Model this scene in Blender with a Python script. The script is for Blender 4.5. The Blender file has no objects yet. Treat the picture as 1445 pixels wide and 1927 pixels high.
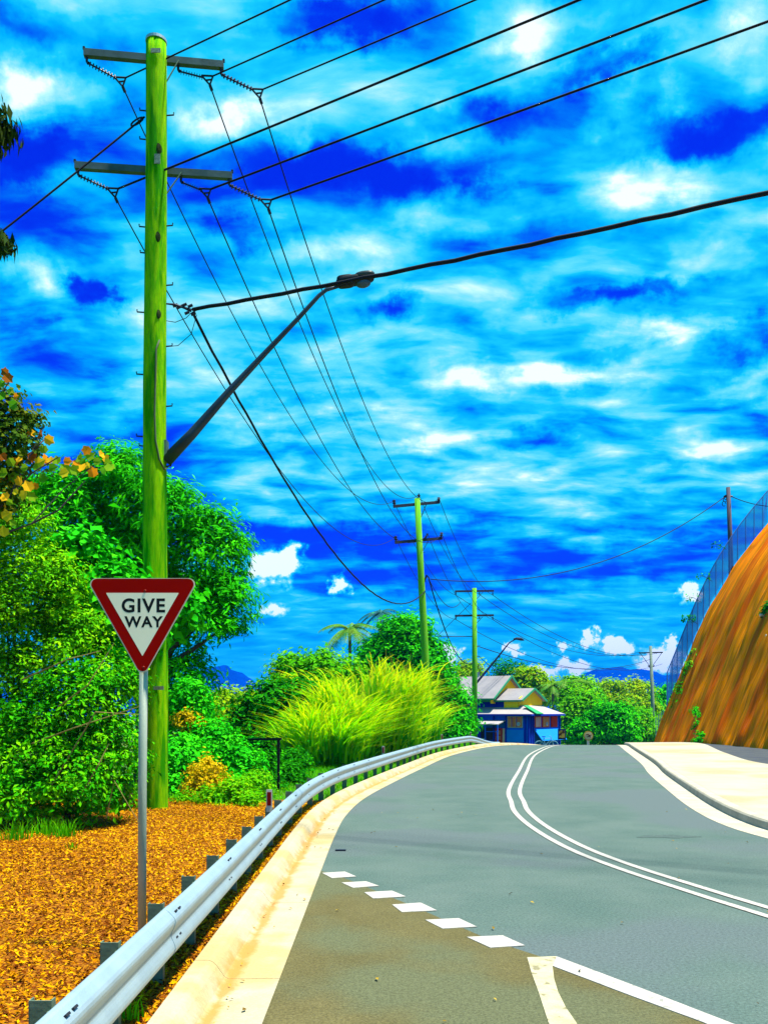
import bpy, math, random
import numpy as np
from mathutils import Vector, Matrix
sc = bpy.context.scene
COL = sc.collection
R = math.radians
# ------------------------------------------------------------------ camera
F, CX, HY, CH = 1700.0, 722.5, 1340.0, 1.8          # focal (photo px), centre column, horizon row, eye height
cam = bpy.data.cameras.new('camera'); co = bpy.data.objects.new('camera', cam); COL.objects.link(co)
co.location = (0, 0, CH); co.rotation_euler = (R(90), 0, 0)
cam.sensor_fit = 'HORIZONTAL'; cam.sensor_width = 36; cam.lens = 36 * F / 1445
cam.shift_y = (HY - 963.5) / 1445
cam.clip_start = .05; cam.clip_end = 20000
sc.camera = co
# ------------------------------------------------------------------ light
SUN_EL, SUN_AZ = R(71), R(102)
EXPOSURE = 1.35
SUN_W = 5.0
SKY_STRENGTH = 0.05
sc.view_settings.view_transform = 'Standard'; sc.view_settings.look = 'None'
sc.view_settings.exposure = EXPOSURE; sc.view_settings.gamma = 1.0
sc.view_settings.use_curve_mapping = False
sl = bpy.data.lights.new('sun', 'SUN'); sl.energy = SUN_W; sl.angle = R(3.0); sl.color = (1, .93, .80)
so = bpy.data.objects.new('sun', sl); COL.objects.link(so)
sdir = Vector((math.sin(SUN_AZ) * math.cos(SUN_EL), math.cos(SUN_AZ) * math.cos(SUN_EL), math.sin(SUN_EL)))
so.rotation_euler = sdir.to_track_quat('Z', 'Y').to_euler(); so.location = (30, 30, 60)
# ------------------------------------------------------------------ sky
world = bpy.data.worlds.new('World'); sc.world = world; world.use_nodes = True
wt = world.node_tree; wn = wt.nodes; wl = wt.links
for n in list(wn): wn.remove(n)
def N(tree, t, **kw):
    n = tree.nodes.new(t)
    for k, v in kw.items(): setattr(n, k, v)
    return n
def mth(tree, op, a, b=None, c=None, clamp=False):
    n = N(tree, 'ShaderNodeMath', operation=op, use_clamp=clamp)
    for i, v in enumerate((a, b, c)):
        if v is None: continue
        if isinstance(v, (int, float)): n.inputs[i].default_value = v
        else: tree.links.new(v, n.inputs[i])
    return n.outputs[0]
def vmath(tree, op, a, b=None):
    n = N(tree, 'ShaderNodeVectorMath', operation=op)
    for i, v in enumerate((a, b)):
        if v is None: continue
        if isinstance(v, (tuple, list)): n.inputs[i].default_value = v
        else: tree.links.new(v, n.inputs[i])
    return n.outputs['Value'] if op == 'LENGTH' else n.outputs['Vector']
def ramp(tree, fac, stops, interp='LINEAR'):
    n = N(tree, 'ShaderNodeValToRGB'); cr = n.color_ramp; cr.interpolation = interp
    while len(cr.elements) < len(stops): cr.elements.new(.5)
    for e, (p, c) in zip(cr.elements, stops): e.position = p; e.color = (*c, 1)
    tree.links.new(fac, n.inputs[0]); return n.outputs[0]
def build_sky():
    out = N(wt, 'ShaderNodeOutputWorld'); bg = N(wt, 'ShaderNodeBackground'); wl.new(bg.outputs[0], out.inputs[0])
    bg.inputs[1].default_value = SKY_STRENGTH
    nis = N(wt, 'ShaderNodeTexSky', sky_type='NISHITA'); nis.sun_disc = False
    nis.sun_elevation = SUN_EL; nis.sun_rotation = SUN_AZ; nis.altitude = 50; nis.air_density = 1.2; nis.dust_density = .6
    tc = N(wt, 'ShaderNodeTexCoord'); d = tc.outputs['Generated']
    sx = N(wt, 'ShaderNodeSeparateXYZ'); wl.new(d, sx.inputs[0]); x, y, z = sx.outputs
    zc = mth(wt, 'ADD', mth(wt, 'MAXIMUM', z, 0.0), 0.19)
    pc = N(wt, 'ShaderNodeCombineXYZ'); wl.new(mth(wt, 'DIVIDE', x, zc), pc.inputs[0]); wl.new(mth(wt, 'DIVIDE', y, zc), pc.inputs[1])
    P = pc.outputs[0]
    n1 = N(wt, 'ShaderNodeTexNoise'); n1.inputs['Scale'].default_value = 7.0; n1.inputs['Detail'].default_value = 8; n1.inputs['Roughness'].default_value = .52
    n1.inputs['Distortion'].default_value = .25
    wl.new(vmath(wt, 'MULTIPLY', vmath(wt, 'ADD', P, (3.7, 1.9, .4)), (.74, 1.2, 1)), n1.inputs['Vector'])
    n2 = N(wt, 'ShaderNodeTexNoise'); n2.inputs['Scale'].default_value = .75; n2.inputs['Detail'].default_value = 3
    wl.new(vmath(wt, 'ADD', P, (8.3, -2.2, 1.4)), n2.inputs['Vector'])
    az = mth(wt, 'ARCTAN2', x, y); el = mth(wt, 'ARCSINE', z)
    ae = N(wt, 'ShaderNodeCombineXYZ'); wl.new(az, ae.inputs[0]); wl.new(el, ae.inputs[1])
    wn3 = N(wt, 'ShaderNodeTexNoise'); wn3.inputs['Scale'].default_value = 15; wn3.inputs['Detail'].default_value = 6; wn3.inputs['Roughness'].default_value = .62
    wl.new(d, wn3.inputs['Vector'])
    def warp(k):
        w = vmath(wt, 'MULTIPLY', vmath(wt, 'SUBTRACT', wn3.outputs['Color'], (.5, .5, .5)), (k, k * .6, 0))
        return vmath(wt, 'ADD', ae.outputs[0], w)
    wa = warp(.13)
    wn4 = N(wt, 'ShaderNodeTexNoise'); wn4.inputs['Scale'].default_value = 70; wn4.inputs['Detail'].default_value = 5; wn4.inputs['Roughness'].default_value = .6
    wl.new(d, wn4.inputs['Vector'])
    wb = vmath(wt, 'ADD', ae.outputs[0], vmath(wt, 'MULTIPLY', vmath(wt, 'SUBTRACT', wn4.outputs['Color'], (.5, .5, .5)), (.045, .032, 0)))
    def blob(px, py, rx, ry, amp, src, edge=0.0):
        a = math.atan((px - CX) / F); e = math.atan((HY - py) / F * math.cos(a))
        k = math.cos(a)
        v = vmath(wt, 'MULTIPLY', vmath(wt, 'SUBTRACT', src, (a, e, 0)), (F / (rx * k * k), F / (ry * math.cos(e) ** 2), 0))
        ln = vmath(wt, 'LENGTH', v)
        m = N(wt, 'ShaderNodeMapRange', interpolation_type='SMOOTHSTEP')
        wl.new(ln, m.inputs[0]); m.inputs[1].default_value = edge; m.inputs[2].default_value = 1.0
        m.inputs[3].default_value = amp; m.inputs[4].default_value = 0.0
        return m.outputs[0]
    soft = [(90,190,190,85,.62),(30,185,110,65,.35),(420,225,130,65,.55),(985,40,135,85,.6),(1235,335,170,95,.62),(905,400,200,70,.5),
            (1165,195,85,62,.45),(1262,190,66,66,.45),(1030,708,330,46,.62),(1230,625,200,40,.42),(1330,500,210,62,.4),
            (1400,725,130,45,.45),(75,505,95,72,.62),(240,560,90,150,.3),(240,760,80,120,.3),(1350,850,170,55,.45),(1425,100,95,110,.4),(562,270,48,55,.42),(800,835,120,26,.3),
            (1380,10,110,50,.4),(1130,20,120,60,.2),(110,600,70,40,.3),(480,810,80,40,.3),(620,470,110,45,.25),
            (700,320,330,70,-.45),(900,225,190,60,-.35),(1340,265,240,60,-.42),(640,35,240,70,-.4),(60,285,150,60,-.4),
            (450,430,150,50,-.32),(170,545,60,30,-.4),(740,590,110,36,-.4),(1425,635,120,60,-.38),(1180,555,260,30,-.3),
            (1150,120,200,40,-.3),(60,50,260,70,-.25),(620,760,240,40,-.2),(980,830,130,30,-.28),
            (640,1010,520,52,-.42),(1100,1060,420,70,-.38),(1400,1010,160,50,-.15),(700,1080,300,60,-.28)]
    crisp = [(512,1068,62,46,1.3),(548,1045,36,40,1.1),(640,1101,26,28,1.1),(512,1148,30,18,.6),(1160,1220,46,24,1.3),(1106,1203,24,26,1.2),
             (848,1230,24,28,1.2),(1072,1256,52,20,1.1),(1245,1245,56,34,1.2),(968,1222,22,17,1.0),(1062,1219,24,12,.9),
             (1300,1118,36,22,1.1),(1268,1212,18,18,1.1),(1018,1268,40,16,.9),(340,1090,60,30,.8),(-160,1120,90,50,1.1),(1720,1160,90,40,1.1)]
    acc = mth(wt, 'ADD', mth(wt, 'MULTIPLY', mth(wt, 'SUBTRACT', n1.outputs[0], .5), 1.85), .55)
    acc = mth(wt, 'ADD', acc, mth(wt, 'MULTIPLY', mth(wt, 'SUBTRACT', n2.outputs[0], .5), .9))
    # towards the horizon the broken sheet thins out to plain blue air
    lo = N(wt, 'ShaderNodeMapRange', interpolation_type='SMOOTHSTEP'); wl.new(z, lo.inputs[0])
    lo.inputs[1].default_value = .03; lo.inputs[2].default_value = .24; lo.inputs[3].default_value = .30; lo.inputs[4].default_value = 1.0
    acc = mth(wt, 'ADD', mth(wt, 'MULTIPLY', mth(wt, 'SUBTRACT', acc, .55), lo.outputs[0]), .54)
    for b in soft: acc = mth(wt, 'ADD', acc, blob(*b[:4], b[4] * (.62 if b[4] > 0 else 1.1), wa))
    for b in crisp: acc = mth(wt, 'ADD', acc, blob(*b, wb, edge=.08))
    acc = mth(wt, 'MAXIMUM', mth(wt, 'MINIMUM', acc, 1.0), 0.0)
    col = ramp(wt, acc, [(0, (0, .002, .90)), (.16, (0, .04, .95)), (.32, (0, .20, .95)), (.47, (0, .46, 1)),
                         (.60, (.01, .64, 1)), (.75, (.14, .80, 1)), (.90, (.46, .91, 1)), (1, (.82, .96, 1))], 'LINEAR')
    sc1 = N(wt, 'ShaderNodeMapRange', interpolation_type='SMOOTHSTEP'); wl.new(acc, sc1.inputs[0])
    sc1.inputs[1].default_value = .80; sc1.inputs[2].default_value = 1.0; sc1.inputs[3].default_value = 7.9; sc1.inputs[4].default_value = 9.6
    cl = N(wt, 'ShaderNodeVectorMath', operation='SCALE'); wl.new(col, cl.inputs[0]); wl.new(sc1.outputs[0], cl.inputs['Scale'])
    clear = vmath(wt, 'MULTIPLY', nis.outputs[0], (.01, .14, 1.5))
    mx = N(wt, 'ShaderNodeMix', data_type='RGBA'); 
    fm = N(wt, 'ShaderNodeMapRange'); wl.new(acc, fm.inputs[0]); fm.inputs[1].default_value = 0; fm.inputs[2].default_value = .35; fm.inputs[3].default_value = .55; fm.inputs[4].default_value = 1
    wl.new(fm.outputs[0], mx.inputs[0]); wl.new(clear, mx.inputs[6]); wl.new(cl.outputs[0], mx.inputs[7])
    wl.new(mx.outputs[2], bg.inputs[0])
build_sky()
# ------------------------------------------------------------------ helpers
rng = np.random.default_rng(7); random.seed(7)
def P(x, y, D): return Vector(((x - CX) / F * D, D, CH + (HY - y) / F * D))
def G(x, y, z=0.0):
    D = (CH - z) * F / (y - HY); return Vector(((x - CX) / F * D, D, z))
class MB:
    def __init__(s): s.v = []; s.f = []
    def add(s, vs, fs):
        o = len(s.v); s.v += [tuple(v) for v in vs]; s.f += [tuple(i + o for i in f) for f in fs]; return s
    def box(s, c, d, m=None):
        c = Vector(c); hx, hy, hz = d[0] / 2, d[1] / 2, d[2] / 2
        vs = [Vector((a * hx, b * hy, e * hz)) for a in (-1, 1) for b in (-1, 1) for e in (-1, 1)]
        if m is not None: vs = [m @ v for v in vs]
        return s.add([c + v for v in vs], [(0,1,3,2),(4,6,7,5),(0,4,5,1),(2,3,7,6),(0,2,6,4),(1,5,7,3)])
    def beam(s, a, b, w, h, up=(0, 0, 1)):
        a = Vector(a); b = Vector(b); t = (b - a).normalized(); u = Vector(up)
        if abs(t.dot(u)) > .95: u = Vector((0, 1, 0))
        r = t.cross(u).normalized(); u = r.cross(t)
        vs = []
        for p in (a, b):
            for i, j in ((-1,-1),(1,-1),(1,1),(-1,1)): vs.append(p + r * i * w / 2 + u * j * h / 2)
        return s.add(vs, [(0,1,2,3),(4,7,6,5),(0,4,5,1),(1,5,6,2),(2,6,7,3),(3,7,4,0)])
    def tube(s, pts, rad, n=8, cap=True):
        pts = [Vector(p) for p in pts]; k = len(pts)
        if not hasattr(rad, '__len__'): rad = [rad] * k
        vs = []; ref = None
        for i, p in enumerate(pts):
            t = (pts[min(i + 1, k - 1)] - pts[max(i - 1, 0)]).normalized()
            if ref is None: ref = Vector((1, 0, 0)) if abs(t.x) < .8 else Vector((0, 1, 0))
            ref = (ref - t * ref.dot(t)).normalized(); b = t.cross(ref)
            for q in range(n):
                a = 2 * math.pi * q / n; vs.append(p + (ref * math.cos(a) + b * math.sin(a)) * rad[i])
        fs = [(i*n+q, i*n+(q+1)%n, (i+1)*n+(q+1)%n, (i+1)*n+q) for i in range(k-1) for q in range(n)]
        if cap: fs += [tuple(range(n))[::-1], tuple(range((k-1)*n, k*n))]
        return s.add(vs, fs)
    def prism(s, poly, z0, z1):
        n = len(poly); vs = [(p[0], p[1], z0) for p in poly] + [(p[0], p[1], z1) for p in poly]
        return s.add(vs, [tuple(range(n))[::-1], tuple(range(n, 2*n))] + [(i, (i+1)%n, n+(i+1)%n, n+i) for i in range(n)])
    def mesh(s, name, org=(0, 0, 0), smooth=False):
        me = bpy.data.meshes.new(name); o = Vector(org)
        me.from_pydata([tuple(Vector(v) - o) for v in s.v], [], s.f); me.validate()
        if smooth: me.shade_smooth()
        return me
    def build(s, name, mat, parent=None, org=None, smooth=False):
        if org is None: org = (parent.parent or parent).location if parent is not None else (0, 0, 0)
        me = s.mesh(name, org, smooth); me.materials.append(mat)
        return link(name, me, parent, None if parent is not None else org)
def link(name, me, parent=None, loc=None, mat=None):
    o = bpy.data.objects.new(name, me); COL.objects.link(o)
    if parent is not None: o.parent = parent
    if loc is not None: o.location = loc
    if mat: o.data.materials.append(mat)
    return o
def tag(o, label=None, cat=None, group=None, kind=None):
    for k, v in (('label', label), ('category', cat), ('group', group), ('kind', kind)):
        if v: o[k] = v
    return o
def thing(name, label, cat, loc=(0, 0, 0), rz=0, group=None):
    o = bpy.data.objects.new(name, None); COL.objects.link(o); o.location = loc; o.rotation_euler.z = rz
    o.empty_display_size = .2
    return tag(o, label, cat, group)
def copy_tree(o, parent=None):
    c = o.copy(); COL.objects.link(c); c.parent = parent
    for ch in o.children: copy_tree(ch, c)
    return c
# ------------------------------------------------------------------ materials
MATS = {}
K = .82      # base colours are noted for exposure 1 and brought down with the exposure set above
def dim(c): return tuple(K * q for q in c)
def M(name, c1, c2=None, scale=4, rough=.8, bump=0, bscale=60, metal=0, detail=5, stretch=(1, 1, 1), spec=.12, c3=None, pos=(.35, .65), s3=None, t3=(.48, .62), speck=0, sscale=60):
    if name in MATS: return MATS[name]
    m = bpy.data.materials.new(name); m.use_nodes = True; t = m.node_tree; b = t.nodes['Principled BSDF']
    b.inputs['Roughness'].default_value = rough; b.inputs['Metallic'].default_value = metal; b.inputs['Specular IOR Level'].default_value = spec
    tc = N(t, 'ShaderNodeTexCoord'); v = tc.outputs['Object']
    if stretch != (1, 1, 1): v = vmath(t, 'MULTIPLY', v, stretch)
    if c2 is None: c2 = tuple(.82 * c for c in c1)
    c1, c2 = dim(c1), dim(c2); c3 = dim(c3) if c3 is not None else None
    n = N(t, 'ShaderNodeTexNoise'); n.inputs['Scale'].default_value = scale; n.inputs['Detail'].default_value = detail; n.inputs['Roughness'].default_value = .6
    t.links.new(v, n.inputs['Vector'])
    col = ramp(t, n.outputs[0], [(pos[0], c1), (pos[1], c2)])
    if c3 is not None:
        n3 = N(t, 'ShaderNodeTexNoise'); n3.inputs['Scale'].default_value = s3 or scale * .23; n3.inputs['Detail'].default_value = 4
        t.links.new(vmath(t, 'ADD', v, (5.2, 1.3, 9.1)), n3.inputs['Vector'])
        mx = N(t, 'ShaderNodeMix', data_type='RGBA')
        mr = N(t, 'ShaderNodeMapRange', interpolation_type='SMOOTHSTEP'); t.links.new(n3.outputs[0], mr.inputs[0]); mr.inputs[1].default_value = t3[0]; mr.inputs[2].default_value = t3[1]
        t.links.new(mr.outputs[0], mx.inputs[0]); t.links.new(col, mx.inputs[6]); mx.inputs[7].default_value = (*c3, 1); col = mx.outputs[2]
    if speck:
        n4 = N(t, 'ShaderNodeTexNoise'); n4.inputs['Scale'].default_value = sscale; n4.inputs['Detail'].default_value = 3; n4.inputs['Roughness'].default_value = .8
        t.links.new(v, n4.inputs['Vector'])
        m4 = N(t, 'ShaderNodeMapRange'); t.links.new(n4.outputs[0], m4.inputs[0]); m4.inputs[1].default_value = .3; m4.inputs[2].default_value = .7; m4.inputs[3].default_value = 1 - speck; m4.inputs[4].default_value = 1 + speck
        vs_ = N(t, 'ShaderNodeVectorMath', operation='SCALE'); t.links.new(col, vs_.inputs[0]); t.links.new(m4.outputs[0], vs_.inputs['Scale']); col = vs_.outputs[0]
    t.links.new(col, b.inputs['Base Color'])
    if bump:
        nb = N(t, 'ShaderNodeTexNoise'); nb.inputs['Scale'].default_value = bscale; nb.inputs['Detail'].default_value = 4; t.links.new(v, nb.inputs['Vector'])
        bp = N(t, 'ShaderNodeBump'); bp.inputs['Strength'].default_value = bump; bp.inputs['Distance'].default_value = .02
        t.links.new(nb.outputs[0], bp.inputs['Height']); t.links.new(bp.outputs[0], b.inputs['Normal'])
    MATS[name] = m; return m
def LEAF(name, stops, trans=.35, rough=.7, spec=.03):
    if name in MATS: return MATS[name]
    m = bpy.data.materials.new(name); m.use_nodes = True; t = m.node_tree; b = t.nodes['Principled BSDF']; out = t.nodes['Material Output']
    at = N(t, 'ShaderNodeAttribute', attribute_name='tint')
    stops = [dim(c) for c in stops]; k = len(stops); col = ramp(t, at.outputs['Fac'], [(i / (k - 1), c) for i, c in enumerate(stops)])
    t.links.new(col, b.inputs['Base Color']); b.inputs['Roughness'].default_value = rough; b.inputs['Specular IOR Level'].default_value = spec
    tr = N(t, 'ShaderNodeBsdfTranslucent'); t.links.new(col, tr.inputs[0])
    mx = N(t, 'ShaderNodeMixShader'); mx.inputs[0].default_value = trans
    t.links.new(b.outputs[0], mx.inputs[1]); t.links.new(tr.outputs[0], mx.inputs[2]); t.links.new(mx.outputs[0], out.inputs[0])
    MATS[name] = m; return m
ASPH = M('asphalt_main', (.070, .118, .104), (.096, .142, .126), .9, .88, .5, 180, c3=(.092, .126, .128), s3=.32, speck=.38, sscale=42)
ASPH2 = M('asphalt_side', (.104, .092, .034), (.130, .116, .046), 1.3, .88, .6, 190, c3=(.106, .118, .060), s3=.5, speck=.42, sscale=55)
PAINT = M('road_paint', (.45, .43, .39), (.37, .355, .32), 9, .7, .3, 150, c3=(.26, .26, .23), s3=22, t3=(.60, .70), speck=.12, sscale=90)
PAINTY = M('road_paint_worn', (.50, .46, .30), (.38, .35, .21), 6, .7, .3, 150, c3=(.22, .20, .11), s3=14, t3=(.56, .68), speck=.14, sscale=90)
CONC = M('concrete_warm', (.42, .385, .27), (.37, .33, .215), 3.2, .9, .25, 90, c3=(.40, .32, .15), s3=1.1, speck=.12, sscale=40)
def stain_gutter(m):
    # silt and rust washed along the gutter invert: follows the channel, broken up by noise
    t = m.node_tree; b = t.nodes['Principled BSDF']; src = b.inputs['Base Color'].links[0].from_socket
    at = N(t, 'ShaderNodeAttribute', attribute_name='across'); tc = N(t, 'ShaderNodeTexCoord')
    n = N(t, 'ShaderNodeTexNoise'); n.inputs['Scale'].default_value = 2.6; n.inputs['Detail'].default_value = 7; n.inputs['Roughness'].default_value = .7; t.links.new(tc.outputs['Object'], n.inputs['Vector'])
    d = mth(t, 'ABSOLUTE', mth(t, 'SUBTRACT', at.outputs['Fac'], .325))
    f = mth(t, 'SUBTRACT', mth(t, 'MULTIPLY', n.outputs[0], 1.9), mth(t, 'MULTIPLY', d, 7.5)); f = mth(t, 'MULTIPLY', mth(t, 'SUBTRACT', f, .42), 2.6, clamp=True)
    mx = N(t, 'ShaderNodeMix', data_type='RGBA'); t.links.new(mth(t, 'MULTIPLY', f, .8), mx.inputs[0]); t.links.new(src, mx.inputs[6]); mx.inputs[7].default_value = (*dim((.40, .20, .035)), 1)
    t.links.new(mx.outputs[2], b.inputs['Base Color'])
stain_gutter(CONC)
CONC2 = M('concrete_pale', (.44, .41, .32), (.36, .33, .25), 2.2, .9, .25, 90, speck=.14, sscale=35)
PATH = M('footpath_concrete', (.40, .375, .30), (.36, .33, .25), .9, .9, .25, 120, c3=(.35, .30, .18), s3=.35, speck=.10, sscale=30)
GALV = M('galvanised_steel', (.36, .49, .55), (.31, .43, .50), 5, .42, .1, 40, metal=.35, spec=.4)
GALVD = M('weathered_steel', (.16, .24, .17), (.10, .17, .12), 9, .5, .1, 40, metal=.3)
DARK = M('dark_steel', (.02, .025, .045), (.03, .035, .06), 6, .5, metal=.4)
WIRE = M('wire_black', (.006, .006, .01), (.012, .012, .02), 5, .7)
POLEM = M('treated_pole', (.09, .45, .000), (.30, .60, .000), 3.5, .9, .7, 40, stretch=(5, 5, .6), speck=.24, sscale=11, c3=(.03, .30, .000), s3=1.3, spec=.03)
POLEG = M('far_pole', (.08, .36, .01), (.16, .46, .02), 2, .9, stretch=(4, 4, .4))
POLEW = M('pale_pole', (.20, .28, .22), (.14, .2, .16), 2, .85)
POLEB = M('brown_pole', (.10, .085, .11), (.07, .06, .08), 3, .85, stretch=(4, 4, .4))
KNOT = M('knot_wood', (.012, .022, .004), (.04, .07, .006), 30, .9, .5, 60)
INSUL = M('insulator', (.02, .02, .05), (.03, .03, .07), 8, .35)
RED = M('reflector_red', (.22, .004, .002), (.18, .003, .002), 10, .4)
WHITEP = M('white_plate', (.62, .58, .50), (.55, .52, .45), 8, .5)
# ------------------------------------------------------------------ curves
def catmull(pts, step=.4):
    pts = [Vector((p[0], p[1], 0)) for p in pts]; out = []
    for i in range(len(pts) - 1):
        p0, p1, p2, p3 = pts[max(i-1, 0)], pts[i], pts[i+1], pts[min(i+2, len(pts)-1)]
        n = max(2, int((p2 - p1).length / step))
        for k in range(n):
            t = k / n
            out.append(.5 * ((2*p1) + (p2-p0)*t + (2*p0-5*p1+4*p2-p3)*t*t + (3*p1-p0-3*p2+p3)*t**3))
    return out + [pts[-1]]
class Curve:
    def __init__(s, pts):
        p = np.array([[q.x, q.y] for q in pts]); d = np.hypot(*np.diff(p, axis=0).T); s.L = np.concatenate([[0], np.cumsum(d)]); s.p = p
    def at(s, l, off=0.0):
        x = np.interp(l, s.L, s.p[:, 0]); y = np.interp(l, s.L, s.p[:, 1]); e = .5
        tx = np.interp(l+e, s.L, s.p[:, 0]) - np.interp(l-e, s.L, s.p[:, 0]); ty = np.interp(l+e, s.L, s.p[:, 1]) - np.interp(l-e, s.L, s.p[:, 1])
        n = math.hypot(tx, ty) or 1; tx /= n; ty /= n
        return Vector((x - ty * off, y + tx * off, 0)), Vector((tx, ty, 0))     # +off = to the left of travel
    def len_at_y(s, y): return float(np.interp(y, s.p[:, 1], s.L))
def rail_drop(y):
    t = min(1, max(0, (y - 44.5) / 6.0)); return -.42 * t * t * (3 - 2 * t)
def crest(y):
    if y < 45: return 0.0
    if y < 64.8: return -(y - 45) ** 2 / 440
    z = -.891 - .09 * (min(y, 100) - 64.8)
    return z - .9 * (1 - math.exp(-(y - 100) / 60)) if y > 100 else z
LEFT = Curve(catmull([(-.70,-8),(-.70,0),(-.70,6),(-.71,10),(-.71,13),(-.66,15.6),(-.42,18.6),(.13,22.3),(1.2,28.6),(2.72,36.9),(4.7,44.3),(6.7,50),(9.9,58),(15,68),(22,80),(33,100)]))
RIGHT = Curve(catmull([(15,-6),(13,-3),(9,3.2),(7.4,6.5),(6.4,9),(5.75,11),(5.42,12.9),(5.40,14.6),(5.78,17.2),(6.60,21.2),(7.7,26.3),(9.1,32.2),(12.4,47.5),(14.6,56),(20,67),(27,79),(38,99)]))
MID = Curve(catmull([(11,-6),(7.6,-.8),(5.6,2.8),(4.2,5.8),(3.44,8.1),(3.12,9.2),(2.78,10.5),(2.53,12),(2.42,14.1),(2.47,16.2),(2.66,18),(3.0,20.8),(4.14,27),(6.3,38.2),(9.2,49),(12,57),(17,67),(24,79),(35,99)]))
def strip(curve, l0, l1, offs, zs, step=.5, extra=None, name='strip', mat=None, parent=None, org=(0,0,0), close=False):
    n = max(2, int((l1 - l0) / step) + 1); vs = []; k = len(offs)
    for i in range(n):
        l = l0 + (l1 - l0) * i / (n - 1)
        for o, z in zip(offs, zs):
            p, _ = curve.at(l, o); vs.append((p.x, p.y, z + crest(p.y) + (extra(p.y) if extra else 0)))
    kk = k if close else k - 1
    fs = [(i*k+j, (i+1)*k+j, (i+1)*k+(j+1)%k, i*k+(j+1)%k) for i in range(n-1) for j in range(kk)]
    if close: fs += [tuple(range(k)), tuple(range((n-1)*k, n*k))[::-1]]
    return MB().add(vs, fs)
# ------------------------------------------------------------------ ground
def ground_z(x, y):
    z = crest(y) - .05
    ex = float(np.interp(y, LEFT.p[:, 0*0+1], LEFT.p[:, 0]))
    d = ex - 1.6 - x
    if d > 0: z += .10 * min(1, d / .6)
    if d > 5: z -= min(3.2, (d - 5) * .16)
    return z
def build_ground():
    ax = np.sinh(np.linspace(-5.5, 5.5, 150)) * 22; ay = np.sinh(np.linspace(-3.0, 5.66, 150)) * 22 + 18
    vs = [(x, y, ground_z(x, y) - (0.16 if (abs(x) < 40 and -20 < y < 16) else 0)) for y in ay for x in ax]
    n = len(ax); fs = [(j*n+i, j*n+i+1, (j+1)*n+i+1, (j+1)*n+i) for j in range(len(ay)-1) for i in range(n-1)]
    m = M('grass_ground', (.03, .12, .006), (.07, .19, .008), .8, .95, .5, 8, c3=(.10, .16, .01))
    tag(MB().add(vs, fs).build('ground', m, smooth=True), kind='structure')
build_ground()
def build_roads():
    # main carriageway: everything between the two gutters, continuing round the bend to the right
    n = 240; vs = []; L0 = LEFT.len_at_y(-7.9); L1 = LEFT.L[-1]
    ys = np.concatenate([np.linspace(-6, 15, 45), np.linspace(15.4, 99, 150)])
    K = 7
    for y in ys:
        xl = np.interp(y, LEFT.p[:, 1], LEFT.p[:, 0]); xr = np.interp(y, RIGHT.p[:, 1], RIGHT.p[:, 0])
        for k in range(K): vs.append((xl + (xr - xl) * k / (K - 1), y, crest(y)))
    fs = [(i*K+k, i*K+k+1, (i+1)*K+k+1, (i+1)*K+k) for i in range(len(ys)-1) for k in range(K-1)]
    road = tag(MB().add(vs, fs).build('road', ASPH), kind='structure')
    # the side street that ends at the give way line: older, browner seal
    gl = [G(600, 1640), G(639, 1650), G(700, 1675), G(780, 1708), G(925, 1772), G(1060, 1816), G(1200, 1865), G(1370, 1927)]
    poly = [(p.x, p.y) for p in gl]; d = (gl[-1] - gl[-3]).normalized()
    q = gl[-1] + d * 6; poly += [(q.x, q.y), (q.x + .4, -5.9), (-.698, -5.9), (-.698, 4), (-.705, 8)]
    poly[0] = (-.706, gl[0].y)
    tag(MB().prism(poly, -.03, .004).build('side_road', ASPH2), kind='structure')
    # painted markings, each its own child of the road
    def mark(px, mat, name, z=.009):
        pts = [G(*p) for p in px]
        o = MB().prism([(p.x, p.y) for p in pts], .003, z).build(name, mat, road)
        return o
    zz = lambda L: [(560 + a * .6125, 1380 + b * .6125) for a, b in L]
    for L in ([(75,432),(145,428),(180,443),(105,448)],[(135,462),(210,458),(250,472),(170,478)],[(205,492),(290,487),(332,505),(232,511)],
              [(290,530),(378,524),(428,548),(320,553)],[(392,577),(495,572),(550,598),(445,604)],[(520,630),(630,625),(698,656),(592,663)]):
        mark(zz(L)[::-1], PAINT, 'give_way_dash')
    mark(zz([(705,693),(795,690),(783,720),(788,760),(800,800),(825,850),(855,893),(900,970),(820,985),(770,893),(740,800),(718,740)])[::-1], PAINTY, 'edge_line')
    mark(zz([(795.5,690),(1060,790),(1325,893),(1700,1040),(1560,1040),(1245,893),(1010,806),(783.5,719.5)])[::-1], PAINT, 'give_way_line')
    for o, s in ((.125, 0), (-.125, 0)):
        strip(MID, MID.len_at_y(-.5), MID.len_at_y(70), (o + .045, o - .045), (.008, .008), .35).build('centre_line', PAINT, road)
build_roads()
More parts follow.
